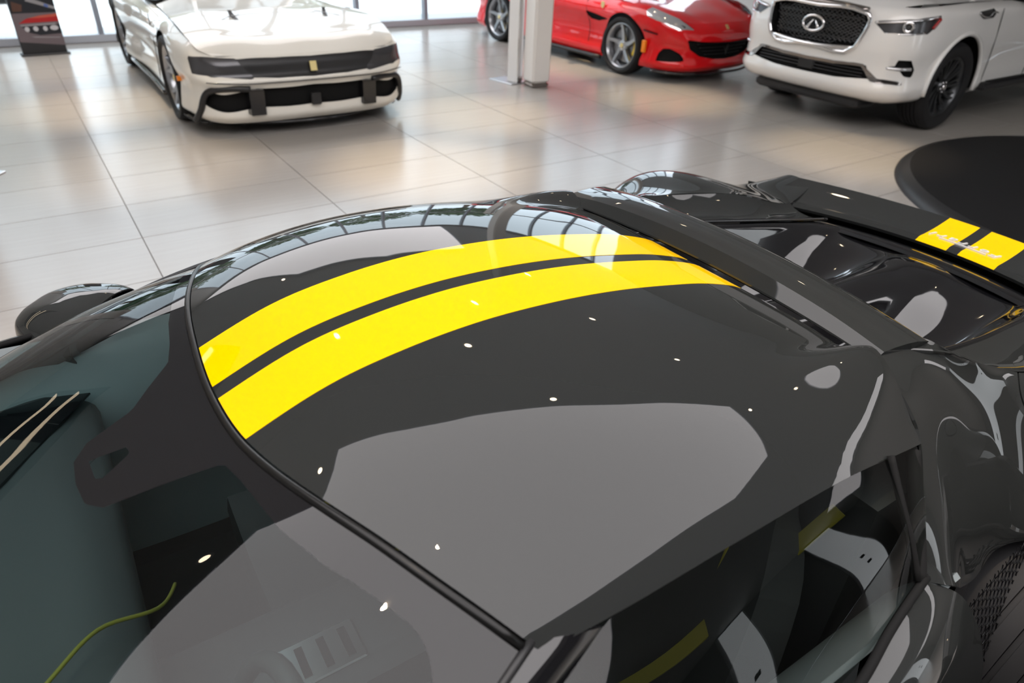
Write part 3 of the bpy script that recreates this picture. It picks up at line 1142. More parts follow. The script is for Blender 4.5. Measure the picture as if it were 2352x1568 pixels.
        # outer rear fender skin and lower rear side
        net = [[(x, s * y, z) for x, y, z in r] for r in [
            [(-.88, .945, .74), (-.85, .957, .6), (-.82, .957, .4), (-.80, .945, .16)],
            [(-1.0, .960, .79), (-1.0, .968, .62), (-1.0, .968, .4), (-.98, .96, .16)],
            [(-1.1, .964, .81), (-1.1, .975, .65), (-1.1, .975, .4), (-1.1, .965, .16)],
            [(-1.33, .945, .76), (-1.33, .975, .65), (-1.33, .975, .4), (-1.33, .965, .16)],
            [(-1.5, .965, .76), (-1.5, .975, .65), (-1.5, .975, .4), (-1.5, .965, .16)],
            [(-1.72, .965, .73), (-1.72, .97, .62), (-1.72, .97, .4), (-1.72, .95, .18)],
            [(-1.96, .94, .70), (-1.96, .945, .58), (-1.96, .94, .4), (-1.96, .92, .2)],
            [(-2.3, .83, .66), (-2.3, .84, .55), (-2.3, .84, .4), (-2.28, .82, .22)]]]
        V, F = surf(net, 8, 8, s < 0)
        _, (V, F) = split(V, F, np.hypot(V[:, 0] + 1.29, V[:, 2] - .355) - .375)
        mk('rear_fender', *thick(V, F, .01), P, car, auto=50)
        # fender crown over the intake mouth
        net = [[(x, s * y, z) for x, y, z in r] for r in [
            [(-.88, .895, .715), (-.88, .92, .745), (-.88, .938, .75), (-.88, .946, .738)],
            [(-1.0, .865, .76), (-1.0, .90, .81), (-1.0, .94, .815), (-1.0, .960, .785)],
            [(-1.1, .845, .79), (-1.1, .885, .84), (-1.1, .935, .845), (-1.1, .964, .805)],
            [(-1.2, .80, .84), (-1.2, .855, .872), (-1.2, .925, .86), (-1.2, .962, .80)],
            [(-1.30, .785, .90), (-1.30, .86, .868), (-1.30, .92, .815), (-1.30, .950, .755)],
            [(-1.36, .80, .895), (-1.36, .86, .862), (-1.36, .92, .80), (-1.36, .950, .74)]]]
        V, F = surf(net, 6, 6, s < 0)
        mk('fender_crown', *thick(V, F, .012), P, car, auto=50)
        # intake throat: dark walls and honeycomb screen
        net = [[(x, s * y, z) for x, y, z in r] for r in [
            [(-.86, .742, .80), (-.88, .76, .6), (-.9, .80, .4), (-.9, .86, .2)],
            [(-.98, .728, .745), (-1.0, .74, .6), (-1.0, .76, .4), (-1.0, .8, .2)],
            [(-1.10, .71, .735), (-1.1, .71, .6), (-1.1, .72, .4), (-1.1, .74, .2)],
            [(-1.25, .72, .73), (-1.25, .67, .6), (-1.25, .67, .4), (-1.25, .68, .2)]]]
        mk('intake_wall', *surf(net, 4, 4), 'black_plastic', car)
    # hood and cowl
    net = [[(1.10 - .36 * t * t - .04 * t ** 4 + .0, .745 * t, .762) for t in np.linspace(-1, 1, 7)]]
    for x, w, z0, z1 in ((1.3, .62, .735, .79), (1.5, .58, .68, .735), (1.7, .55, .615, .68), (2.0, .45, .50, .55), (2.14, .25, .43, .45)):
        net.append([(x, w * t, z0 + (z1 - z0) * t * t) for t in np.linspace(-1, 1, 7)])
    mk('hood', *surf(net, 6, 6, True), P, car)
    # honeycomb screens in the intakes
    for s in (1, -1):
        parts = []
        p0 = np.array([-.90, .765, .735])
        eu = np.array([-.36, -.03, 0.0])
        ev = np.array([-.04, .15, -.46])
        L1, L2 = np.linalg.norm(eu), np.linalg.norm(ev)
        a = .012
        for i in range(int(L1 / (a * 1.5))):
            for j in range(int(L2 / (a * 1.732))):
                cx_, cy_ = i * 1.5 * a, (j + .5 * (i % 2)) * 1.732 * a
                pts = []
                for k in range(4):
                    w = R(60 * k)
                    u, v = (cx_ + a * math.cos(w)) / L1, (cy_ + a * math.sin(w)) / L2
                    q = p0 + eu * u + ev * v
                    pts.append((q[0], s * q[1], q[2]))
                parts.append(tube(pts, .0013, 3, cap=False))
        o = mk('honeycomb_screen', *join(*parts), 'black_gloss', car, kind='stuff')
    # --- door mirrors
    for s in (1, -1):
        # housing: open shell facing rearwards, widest outboard
        cen = np.array([.345, -.865, .852])
        net = []
        for i, (dx, sc) in enumerate([(-.125, .96), (-.10, 1.0), (-.03, .98), (.05, .84), (.105, .58), (.13, .25), (.134, .02)]):
            ring = []
            for k in range(13):
                w = 2 * math.pi * k / 12
                cy_, sz = math.cos(w), math.sin(w)
                yy = .115 * math.copysign(abs(cy_) ** .75, cy_)
                zz = .062 * math.copysign(abs(sz) ** .75, sz) + .012 * cy_ * -1
                px, py = dx * .85, yy * sc * 1.12
                ca, sa = math.cos(R(-46)), math.sin(R(-46))
                ring.append((cen[0] + px * ca - py * sa, cen[1] + px * sa + py * ca, cen[2] + zz * sc))
            net.append(ring)
        V, F = surf(net, 5, 4)
        V2 = V.copy()
        mo = mk('door_mirror', *(thick(V, F, .004) if s < 0 else mirror(*thick(V, F, .004))), P, car, auto=60)
        ring = np.array(net[1])[:-1]
        c = ring.mean(0)
        mv = np.array([math.cos(R(-46)), math.sin(R(-46)), 0]) * .02
        g = [c + (p - c) * .93 + mv for p in curve(list(ring) + [ring[0]], 4)[:-1]]
        V = np.array([c + mv] + g)
        F = [(0, 1 + i, 1 + (i + 1) % len(g)) for i in range(len(g))]
        mk('mirror_glass', *((V, F) if s < 0 else mirror(V, F)), 'black_gloss', mo)
        arm = [(.42, -.885, .83), (.43, -.885, .80), (.45, -.88, .77), (.48, -.85, .745), (.52, -.81, .735)]
        V, F = tube(curve(arm, 4), [.03] * 17, 10)
        V[:, 0] = (V[:, 0] - .45) * 1.1 + .45
        mk('mirror_arm', *((V, F) if s < 0 else mirror(V, F)), 'black_gloss', mo)
    # --- cabin
    V, F = box(-.95, 1.0, -.80, .80, .14, .18)
    mk('cabin_floor', V, F, 'black_matte', car)
    net = [[(.98, .68 * t, .745), (.80, .68 * t, .755), (.55, .68 * t, .755), (.40, .69 * t, .75), (.345, .69 * t, .715), (.36, .73 * t, .62), (.44, .72 * t, .5), (.5, .7 * t, .3)] for t in np.linspace(-1, 1, 9)]
    V, F = surf(net, 4, 4, True)
    V[:, 2] += .045 * np.exp(-((V[:, 1] - .36) / .17) ** 2) * (V[:, 2] > .6)
    dash = mk('dashboard', *thick(V, F, .01), 'leather', car, auto=60)
    mk('piping', *tube(curve([(.56, .30, .852), (.46, .14, .812), (.40, .07, .79), (.31, .03, .742), (.285, -.02, .725)], 8), .0035, 6), 'stitch', dash)
    V, F = prism([(.345, -.648), (.52, -.41), (.75, -.15), (.80, -.64), (.43, -.675)], .7585, .764, .001)
    mk('dash_panel', V, F, 'black_gloss', dash, smooth=False)
    # inner door cards
    for s in (1, -1):
        net = [[(x, s * (.70 + .02 * (x > .3)), z) for z in (.18, .35, .55, .70, .80, .87)] for x in (-.80, -.4, 0, .3, .6)]
        net = [[(x, y + s * b, z) for (x, y, z), b in zip(r, (.0, .01, -.03, -.04, .0, .045))] for r in net]
        V, F = surf(net, 4, 4, s > 0)
        dc = mk('door_card', *thick(V, F, .01), 'card_grey', car, auto=60)
        if s > 0:
            mk('card_piping', *tube(curve([(-.6, s * .668, .66), (-.2, s * .662, .69), (.2, s * .664, .72), (.45, s * .68, .74)], 5), .006, 6), 'yellow_trim', dc)
    # centre console with shift gate
    V, F = box(-.5, .40, -.10, .16, .18, .475, .03)
    con = mk('console', V, F, 'leather', car, auto=40)
    V, F = box(.0, .17, .03, .13, .476, .484, .003)
    gate = mk('shift_gate', V, F, 'alu', con, smooth=False)
    for q in range(3):
        V, F = box(.02 + .045 * q, .036 + .045 * q, .045, .115, .4845, .4865)
        mk('gate_slot', V, F, 'black_matte', gate, smooth=False)
    # seats
    st = []
    for y in (.37, -.37):
        net = []
        for t in np.linspace(-1, 1, 7):
            b = .05 * t ** 2
            net.append([(.12, y + .23 * t, .30 + b), (-.1, y + .23 * t, .27 + 1.4 * b), (-.36, y + .23 * t, .26 + 1.6 * b), (-.46, y + .24 * t, .34 + b),
                        (-.52 + 1.4 * b, y + .24 * t, .55), (-.60 + b, y + .20 * t, .78), (-.66, y + .13 * t, .93), (-.70, y + .12 * t, .95)])
        V, F = surf(net, 5, 5, True)
        se = mk('seat', *thick(V, F, .09), 'leather', car, auto=60)
        for q in (-1, 1):
            mk('seat_piping', *tube(curve([(-.10, y + q * .12, .30), (-.34, y + q * .12, .285), (-.47, y + q * .12, .40), (-.535, y + q * .115, .62), (-.61, y + q * .09, .82)], 6), .007, 6), 'yellow_trim', se)
        sg = 1 if y > 0 else -1
        bp = curve([(-.72, y + .20 * sg, .90), (-.60, y + .16 * sg, .74), (-.47, y + .12 * sg, .56), (-.36, y + .03 * sg, .36)], 6)
        net = [[p + np.array([-.003, -.014, 0]), p + np.array([.003, .014, 0])] for p in bp]
        mk('seat_belt', *thick(*surf(net, 1, 2), .003), 'stitch', se, auto=40)
    # steering wheel
    ring = [(.0, .17 * math.cos(w), .17 * math.sin(w)) for w in np.linspace(0, 2 * math.pi, 32, endpoint=False)]
    V, F = tube(ring, .016, 8, closed=True)
    sw = mk('steering_wheel', xf(V, (.24, .37, .67), ry=R(-22)), F, 'leather', car)
    V, F = join(box(-.01, .01, -.16, .16, -.02, .02), box(-.01, .01, -.03, .03, -.16, 0), box(-.03, .0, -.06, .06, -.05, .05, .01))
    mk('wheel_spokes', xf(V, (.24, .37, .67), ry=R(-22)), F, 'black_gloss', sw, smooth=False)
    V, F = box(-1.0, -.74, -.62, .62, .2, .93)
    mk('rear_bulkhead', V, F, 'leather', car, smooth=False)
    # underbody
    V, F = box(-2.2, 2.0, -.62, .62, .10, .20)
    mk('underbody', V, F, 'black_matte', car, smooth=False)
    ty = make_wheel(car, .355, .305, .262, 'vee', 'grey_wheel', 'caliper_yellow')
    place_wheels(car, ty, [(-1.29, .815, .355, 0), (-1.29, -.815, .355, 0), (1.3, .83, .34, 0), (1.3, -.83, .34, 0)])
    return car


sports_coupe()


# ------------------------------------------------------------------ the other cars
def perimeter(cols, nzs, nin, fzs, fin, k0, k1):
    """net of a band round the car. cols: half plan from nose centre to tail centre;
    rows blend from the nose profile (nzs, nin) to the flank profile (fzs, fin) between columns k0..k1"""
    P = np.array([c[:2] for c in cols], float)
    n = len(P)
    half = []
    for k in range(n):
        t = P[min(k + 1, n - 1)] - P[max(k - 1, 0)]
        if k == 0:
            t = np.array([0, 1.])
        if k == n - 1:
            t = np.array([0, -1.])
        nv = np.array([t[1], -t[0]])
        nv = nv / np.linalg.norm(nv)       # outward
        w = np.clip((k - k0) / (k1 - k0), 0, 1)
        dz = cols[k][2] if len(cols[k]) > 2 else 0.0
        col = []
        for r in range(len(nzs)):
            z = nzs[r] * (1 - w) + fzs[r] * w
            ins = nin[r] * (1 - w) + fin[r] * w
            z += dz * (r / (len(nzs) - 1)) ** 2
            p = P[k] - nv * ins
            col.append((p[0], p[1], z))
        half.append(col)
    right = [[(x, -y, z) for x, y, z in c] for c in half[::-1]]
    return right[:-1] + half, half


def finish_body(car, V, F, paint, cuts, name='body'):
    """cuts: list of (part name, 3D outline, material, recess). Returns dict of part objects"""
    res = {}
    todo = []
    for nm, poly, m, rec in cuts:
        (iv, jf), (V, F) = patch(V, F, poly)
        todo.append((nm, iv, jf, m, rec))
    body = mk(name, V, F, paint, car)
    for nm, iv, jf, m, rec in todo:
        if not len(iv):
            print('EMPTY CUT', nm)
            continue
        N = vnormals(iv, jf)
        o = mk(nm, iv - N * rec, jf, m, body)
        if rec > .004:
            # side walls of the recess
            ec = {}
            for q in jf:
                for i in range(len(q)):
                    ec[(q[i], q[(i + 1) % len(q)])] = 1
            W, G = [], []
            for a, b in ec:
                if (b, a) not in ec:
                    k = len(W)
                    W += [iv[a], iv[b], iv[b] - N[b] * rec, iv[a] - N[a] * rec]
                    G.append((k + 1, k, k + 3, k + 2))
            mk(nm + '_edge', W, G, m if m != 'lamp_inner' else 'black_plastic', body, smooth=False)
        res[nm] = o
    res['body'] = body
    return res


def mir(poly):
    return [(x, -y, z) for x, y, z in poly][::-1]


def horse(h):
    """prancing animal silhouette, about h tall, in the y-z plane"""
    pts = [(-.05, 0), (.02, .02), (.03, .18), (.12, .30), (.05, .38), (.02, .50), (.16, .46), (.30, .40), (.34, .46), (.18, .56), (.10, .62), (.24, .66), (.34, .74), (.30, .80), (.12, .74),
           (.14, .86), (.26, .90), (.24, .96), (.10, 1.0), (.0, .94), (-.08, .80), (-.14, .62), (-.22, .56), (-.30, .66), (-.40, .84), (-.46, .78), (-.38, .60), (-.30, .48), (-.22, .40), (-.24, .28), (-.16, .20), (-.12, .08)]
    n = len(pts)
    V = [(t, p[0] * h, p[1] * h) for t in (0, .004) for p in pts]
    F = [tuple(range(n)), tuple(reversed(range(n, 2 * n)))] + [(i, i + n, (i + 1) % n + n, (i + 1) % n) for i in range(n)]
    return np.array(V), F


def line_part(par, name, pts, r=.003, m='black_matte', n=6):
    return mk(name, *tube(curve(pts, n), r, 5), m, par)


def greenhouse(car, base, roofp, paint, gm='dark_glass'):
    """cabin top: base and roof outlines (half, front to rear), glass between, painted roof"""
    b = [(x, -y, z) for x, y, z in base[::-1]] + base
    r = [(x, -y, z) for x, y, z in roofp[::-1]] + roofp
    net = [[np.array(p), np.array(p) * .5 + np.array(q) * .5 + np.array([0, .015 * np.sign(p[1]), .02]), np.array(q)] for p, q in zip(b, r)]
    mk('cabin_glass', *surf(net, 3, 3), gm, car)
    net = []
    for p in roofp:
        net.append([(p[0], p[1] * t, p[2] + .05 * (1 - t * t)) for t in np.linspace(-1, 1, 7)])
    mk('roof', *surf(net, 4, 3, False), paint, car)
    for s in (1, -1):
        i = 1
        line_part(car, 'roof_pillar', [(base[i][0], s * base[i][1], base[i][2]), tuple((np.array(base[i]) + np.array(roofp[i])) / 2 * np.array([1, s, 1]) + np.array([0, s * .02, .02])), (roofp[i][0], s * roofp[i][1], roofp[i][2])], .03, paint)


def pearl_gt():
    """cream grand tourer facing the camera"""
    car = root('grand_tourer', 'cream white grand tourer with full width black visor nose', 'car', (-2.351, 6.875, 0), R(-54.5))
    P = 'cream_paint'
    cols = [(.97, 0), (.965, .3), (.93, .60), (.86, .80), (.72, .93), (.45, .99), (0, 1.0), (-.45, .97), (-1.0, .945), (-1.6, .95), (-2.2, .99), (-2.7, 1.0), (-3.2, .95), (-3.45, .8), (-3.52, .4), (-3.53, 0)]
    net, half = perimeter(cols, [.12, .17, .24, .40, .47, .52, .60, .66], [.11, .06, .05, .03, .0, .03, .04, .08],
                          [.15, .20, .30, .45, .55, .65, .76, .83], [.06, .0, .0, .03, .01, .0, .03, .12], 3, 6)
    V, F = surf(net, 8, 6, True)
    for x in (0, -2.7):
        _, (V, F) = split(V, F, np.where(np.abs(V[:, 1]) > .5, np.hypot(V[:, 0] - x, V[:, 2] - .36) - .39, 1))
    B = finish_body(car, V, F, P, GT_CUTS(P))
    body = B['body']
    top = lambda k: half[k][-1]
    # hood
    net = []
    t0 = [h[-1] for h in half]
    fr = [(t0[3][0], -t0[3][1], t0[3][2]), (t0[2][0], -t0[2][1], t0[2][2]), (t0[1][0], -t0[1][1], t0[1][2]), t0[0], t0[1], t0[2], t0[3]]
    net.append(fr)
    for x, w, z0, zs in ((.74, .845, .742, .700), (.55, .88, .795, .765), (.25, .89, .855, .825), (0, .885, .885, .845), (-.3, .865, .905, .845), (-.62, .84, .93, .845), (-.85, .83, .95, .85)):
        net.append([(x + .03 * (1 - t * t), w * t, z0 + (zs - z0) * (abs(t) ** 2.2) + .018 * math.exp(-((abs(t) - .72) / .16) ** 2) - (.0)) for t in (-1, -.72, -.36, 0, .36, .72, 1)])
    hv, hf = surf(net, 8, 8, True)
    hood = mk('hood', hv, hf, P, car)
    # hood outlets: little black fins in front of slots
    for s in (1, -1):
        V = [(.30, s * .44, .845), (.24, s * .30, .850), (.16, s * .37, .925), (.12, s * .36, .90)]
        c = np.array([.25, s * .42, .858])
        fin = [(0.06, -.035, -.01), (-.04, -.02, -.01), (-.07, -.01, .055), (-.03, -.02, .025)]
        W = [(c[0] + a, c[1] + s * (b + d), c[2] + e) for d in (0, .03) for a, b, e in fin]
        mk('hood_fin', W, [(0, 1, 2, 3), (7, 6, 5, 4), (0, 4, 5, 1), (1, 5, 6, 2), (2, 6, 7, 3), (3, 7, 4, 0)], 'black_plastic', hood, smooth=False)
        line_part(hood, 'hood_slot_shadow', [(.34, s * .58, .838), (.27, s * .47, .868), (.24, s * .38, .878), (.05, s * .36, .895)], .0025, 'poster_grey')  # pale grey line drawn as the shadow along the slot
    # badge
    V, F = box(0, .006, -.028, .028, -.038, .038, 0)
    mk('badge', xf(V, (.962, -.0, .565), ry=R(-14)), F, 'gold_badge', body, smooth=False)
    # chin blades and intake struts
    for s in (1, -1):
        fr = curve([(.60, s * .945, .13), (.70, s * .915, .22), (.79, s * .85, .385), (.88, s * .70, .418), (.935, s * .54, .412)], 6)
        mk('intake_frame', *tube(fr, .026, 8), 'black_plastic', body)
        V, F = prism([(-.05, -.075), (.015, -.06), (.02, .06), (-.05, .075)], 0, .21, .005)
        mk('intake_strut', xf(V, (.925, s * .50, .20), ry=R(4)), F, 'black_gloss', body, smooth=False)
        net = [[(.62, s * .84, .115), (.50, s * .92, .12), (.36, s * .955, .135)], [(.66, s * .86, .118), (.53, s * .95, .125), (.38, s * .99, .145)]]
        V, F = surf(net, 2, 4, s > 0)
        mk('chin_blade', *thick(V, F, .012), 'black_gloss', body, auto=40)
    mk('chin_lip', *tube(curve([(.42, -.955, .115), (.62, -.80, .11), (.77, -.52, .105), (.855, -.22, .10), (.87, 0, .10), (.855, .22, .10), (.77, .52, .105), (.62, .80, .11), (.42, .955, .115)], 6), .012, 8), 'black_gloss', body)
    V, F = box(.93, .965, -.045, .045, .245, .345, .008)
    mk('radar_cover', V, F, 'black_plastic', body, smooth=False)
    line_part(body, 'light_line', [(.86, -.86, .475), (.945, -.62, .462), (.975, -.3, .458), (.978, 0, .457), (.975, .3, .458), (.945, .62, .462), (.86, .86, .475)], .005, 'black_gloss')
    for s in (1, -1):
        line_part(body, 'door_line', [(-.62, s * .965, .24), (-.62, s * .955, .5), (-.66, s * .95, .8)], .004)
        line_part(body, 'sill_blade', [(-.45, s * .97, .14), (-1.2, s * .95, .14), (-2.2, s * .97, .16)], .025, 'black_gloss')
        V, F = box(.40, .43, s * .975 - .02, s * .975 + .015, .42, .455)
        mk('side_marker', V, F, 'amber', body, smooth=False)
    # rear deck and cabin
    net = [[(x, w * t, z + .03 * (1 - t * t)) for t in np.linspace(-1, 1, 7)] for x, w, z in ((-2.2, .86, .86), (-2.7, .87, .87), (-3.2, .80, .84), (-3.42, .66, .82))]
    mk('rear_deck', *surf(net, 5, 4), P, car)
    greenhouse(car, [(-.70, 0, .955), (-.75, .5, .93), (-1.0, .80, .87), (-1.7, .84, .87), (-2.4, .74, .88), (-2.9, .4, .88), (-2.95, 0, .89)],
               [(-1.35, 0, 1.24), (-1.36, .4, 1.23), (-1.45, .55, 1.22), (-1.75, .57, 1.24), (-2.1, .53, 1.2), (-2.35, .35, 1.14), (-2.4, 0, 1.15)], P)
    V, F = box(-3.3, .75, -.72, .72, .13, .5)
    mk('underbody', V, F, 'black_matte', car, smooth=False)
    ty = make_wheel(car, .36, .27, .275, 'twist', 'silver_wheel')
    place_wheels(car, ty, [(0, .855, .36, 0), (0, -.855, .36, 0), (-2.7, .85, .36, 0), (-2.7, -.85, .36, 0)])
    return car


def GT_CUTS(P):
    # one black visor from corner to corner, lamps at its ends, wide intake below
    vis = [(.66, -.925, .65), (.80, -.845, .655), (.88, -.58, .655), (.91, -.3, .655), (.92, 0, .655), (.91, .3, .655), (.88, .58, .655), (.80, .845, .655), (.66, .925, .65),
           (.71, .925, .525), (.84, .80, .515), (.91, .58, .485), (.95, .3, .475), (.96, 0, .472), (.95, -.3, .475), (.91, -.58, .485), (.84, -.80, .515), (.71, -.925, .525)]
    lam = [(.66, -.925, .65), (.80, -.845, .655), (.89, -.62, .643), (.915, -.47, .487), (.84, -.80, .515), (.71, -.925, .525)]
    itk = [(.80, -.85, .375), (.94, -.50, .392), (.96, 0, .395), (.94, .50, .392), (.80, .85, .375), (.76, .88, .25), (.93, .5, .222), (.95, 0, .21), (.93, -.5, .222), (.76, -.88, .25)]
    return [('headlamp', lam, 'lamp_inner', .004), ('headlamp', mir(lam), 'lamp_inner', .004), ('visor', vis, 'black_plastic', .003), ('intake', itk, 'black_matte', .035)]


def red_gt():
    car = root('sports_car', 'red sports car with five spoke silver wheels behind the white column', 'car', (1.936, 9.935, 0), R(-52))
    P = 'red_paint'
    cols = [(.93, 0), (.92, .3), (.87, .55), (.76, .75), (.58, .885), (.3, .945), (0, .96), (-.4, .93), (-1.0, .915), (-1.6, .915), (-2.2, .95), (-2.67, .97), (-3.1, .93), (-3.45, .8), (-3.62, .45), (-3.65, 0)]
    net, half = perimeter(cols, [.13, .19, .28, .38, .48, .56, .62, .67], [.06, .0, .03, .03, .0, .02, .06, .12],
                          [.16, .22, .32, .44, .56, .66, .76, .83], [.03, .0, .02, .05, .03, .0, .02, .10], 2, 5)
    V, F = surf(net, 8, 6, True)
    for x in (0, -2.67):
        _, (V, F) = split(V, F, np.where(np.abs(V[:, 1]) > .5, np.hypot(V[:, 0] - x, V[:, 2] - .345) - .375, 1))
    # mouth, corner intakes, lamps
    LAMP = [(.33, -.90, .795), (.36, -.76, .800), (.55, -.73, .755), (.70, -.66, .695), (.825, -.54, .606), (.75, -.74, .603), (.66, -.82, .645), (.50, -.90, .69), (.38, -.93, .745)]
    mouth = [(.80, -.655, .50), (.87, -.45, .478), (.915, -.2, .468), (.925, 0, .465), (.915, .2, .468), (.87, .45, .478), (.80, .655, .50), (.83, .58, .39), (.87, .44, .315), (.90, .22, .275), (.91, 0, .265), (.90, -.22, .275), (.87, -.44, .315), (.83, -.58, .39)]
    fog = [(.57, -.886, .247), (.70, -.77, .250), (.81, -.644, .259), (.80, -.65, .30), (.757, -.69, .35), (.683, -.775, .396), (.62, -.83, .39), (.582, -.86, .34)]
    vent = [(-.29, -.93, .61), (-.5, -.91, .645), (-.72, -.91, .665), (-.74, -.91, .655), (-.64, -.90, .575), (-.48, -.90, .565)]
    B = finish_body(car, V, F, P, [('grille', mouth, 'black_matte', .05), ('corner_intake', fog, 'black_matte', .03), ('corner_intake', mir(fog), 'black_matte', .03),
                                   ('side_vent', vent, 'black_matte', .02), ('side_vent', mir(vent), 'black_matte', .02),
                                   ('headlamp', LAMP, 'lamp_lens', .004), ('headlamp', mir(LAMP), 'lamp_lens', .004)])
    body = B['body']
    t0 = [h[-1] for h in half]
    fr = [(t0[3][0], -t0[3][1], t0[3][2]), (t0[2][0], -t0[2][1], t0[2][2]), (t0[1][0], -t0[1][1], t0[1][2]), t0[0], t0[1], t0[2], t0[3]]
    net = [fr]
    for x, w, z0, zs in ((.56, .78, .735, .70), (.3, .835, .785, .775), (0, .85, .83, .83), (-.3, .835, .865, .83), (-.55, .82, .895, .83), (-.75, .815, .92, .83)):
        net.append([(x + .05 * (1 - t * t), w * t, z0 + (zs - z0) * (abs(t) ** 2.2) + .03 * math.exp(-((abs(t) - .78) / .16) ** 2)) for t in (-1, -.75, -.36, 0, .36, .75, 1)])
    hv, hf = surf(net, 8, 8, True)
    lamp = LAMP
    cuts = []
    for s in (1, -1):
        pl = lamp if s > 0 else mir(lamp)
        (iv, jf), (hv, hf) = patch(hv, hf, pl, .12)
        cuts.append((iv, jf))
    hood = mk('hood', hv, hf, P, car)
    for iv, jf in cuts:
        if len(iv):
            lo = mk('headlamp', iv - vnormals(iv, jf) * .006, jf, 'lamp_lens', hood)
            c = iv.mean(0)
            sg = math.copysign(1, c[1])
            V, F = lathe([(.0001, .012), (.03, .008), (.035, 0)], 16, 'z')
            mk('lamp_bulb', V + c, F, 'lens_glass', lo)
            line_part(lo, 'lamp_strip', [(.77, sg * .66, .632), (.62, sg * .77, .70), (.42, sg * .86, .765)], .012, 'black_gloss')
    # grille bars and emblem
    for z in (.33, .37, .41, .45):
        w = .30 + (z - .30) * 1.3
        line_part(body, 'grille_bar', [(.855, -w, z), (.885, -w / 2, z), (.895, 0, z), (.885, w / 2, z), (.855, w, z)], .006, 'black_plastic')
    V, F = horse(.12)
    mk('horse_emblem', V + np.array([.915, 0, .315]), F, 'chrome', body, smooth=False)
    V, F = box(0, .006, -.022, .022, -.03, .03)
    mk('badge', xf(V, (.865, 0, .625), ry=R(-40)), F, 'gold_badge', body, smooth=False)
    for s in (1, -1):
        V, F = box(.36, .42, s * .925 - .02, s * .925 + .014, .32, .46, .006)
        mk('side_marker', xf(V, (.39, s * .925, .39)) - np.array([.39, s * .925, .39]), F, 'amber', body, smooth=False)
        line_part(body, 'door_line', [(-.62, s * .925, .30), (-.64, s * .90, .5), (-.72, s * .915, .7), (-.74, s * .88, .80)], .004)
        line_part(body, 'sill', [(-.36, s * .935, .145), (-1.2, s * .905, .14), (-2.3, s * .94, .145)], .028, 'black_plastic')
        line_part(body, 'fender_line', [(.35, s * .935, .57), (.55, s * .89, .545)], .008)
        V, F = prism([(-.03, .04), (.03, .04), (.03, -.01), (0, -.04), (-.03, -.01)], 0, .006)
        V = xf(V, rx=R(90))
        mk('fender_shield', V + np.array([-.40, s * .93 + (.006 if s > 0 else 0), .76]), F, 'gold_badge', body, smooth=False)
    mk('chin_lip', *tube(curve([(.52, -.90, .13), (.74, -.74, .12), (.90, -.38, .11), (.93, 0, .11), (.90, .38, .11), (.74, .74, .12), (.52, .90, .13)], 6), .016, 8), 'black_gloss', body)
    net = [[(x, w * t, z + .03 * (1 - t * t)) for t in np.linspace(-1, 1, 7)] for x, w, z in ((-2.1, .84, .86), (-2.6, .86, .88), (-3.1, .80, .86), (-3.45, .66, .83))]
    mk('rear_deck', *surf(net, 5, 4), P, car)
    greenhouse(car, [(-.62, 0, .92), (-.66, .5, .90), (-.9, .78, .85), (-1.6, .83, .86), (-2.3, .74, .87), (-2.8, .4, .88), (-2.85, 0, .89)],
               [(-1.2, 0, 1.27), (-1.22, .4, 1.26), (-1.3, .53, 1.25), (-1.65, .55, 1.28), (-2.0, .52, 1.25), (-2.3, .35, 1.18), (-2.35, 0, 1.18)], P)
    for s in (1, -1):
        V, F = lathe([(.0001, .11), (.05, .09), (.075, .03), (.07, -.03), (.0001, -.04)], 16)
        V = V * np.array([.9, 1, .75]) * np.array([1, s, 1])
        mk('door_mirror', V + np.array([-.78, s * .98, .96]), F, P, car)
    V, F = box(-3.4, .7, -.7, .7, .13, .5)
    mk('underbody', V, F, 'black_matte', car, smooth=False)
    ty = make_wheel(car, .34, .26, .262, 'star', 'silver_wheel', 'caliper_yellow')
    place_wheels(car, ty, [(0, -.83, .34, 0), (0, .83, .34, 0), (-2.67, .83, .34, 0), (-2.67, -.83, .34, 0)])
    return car


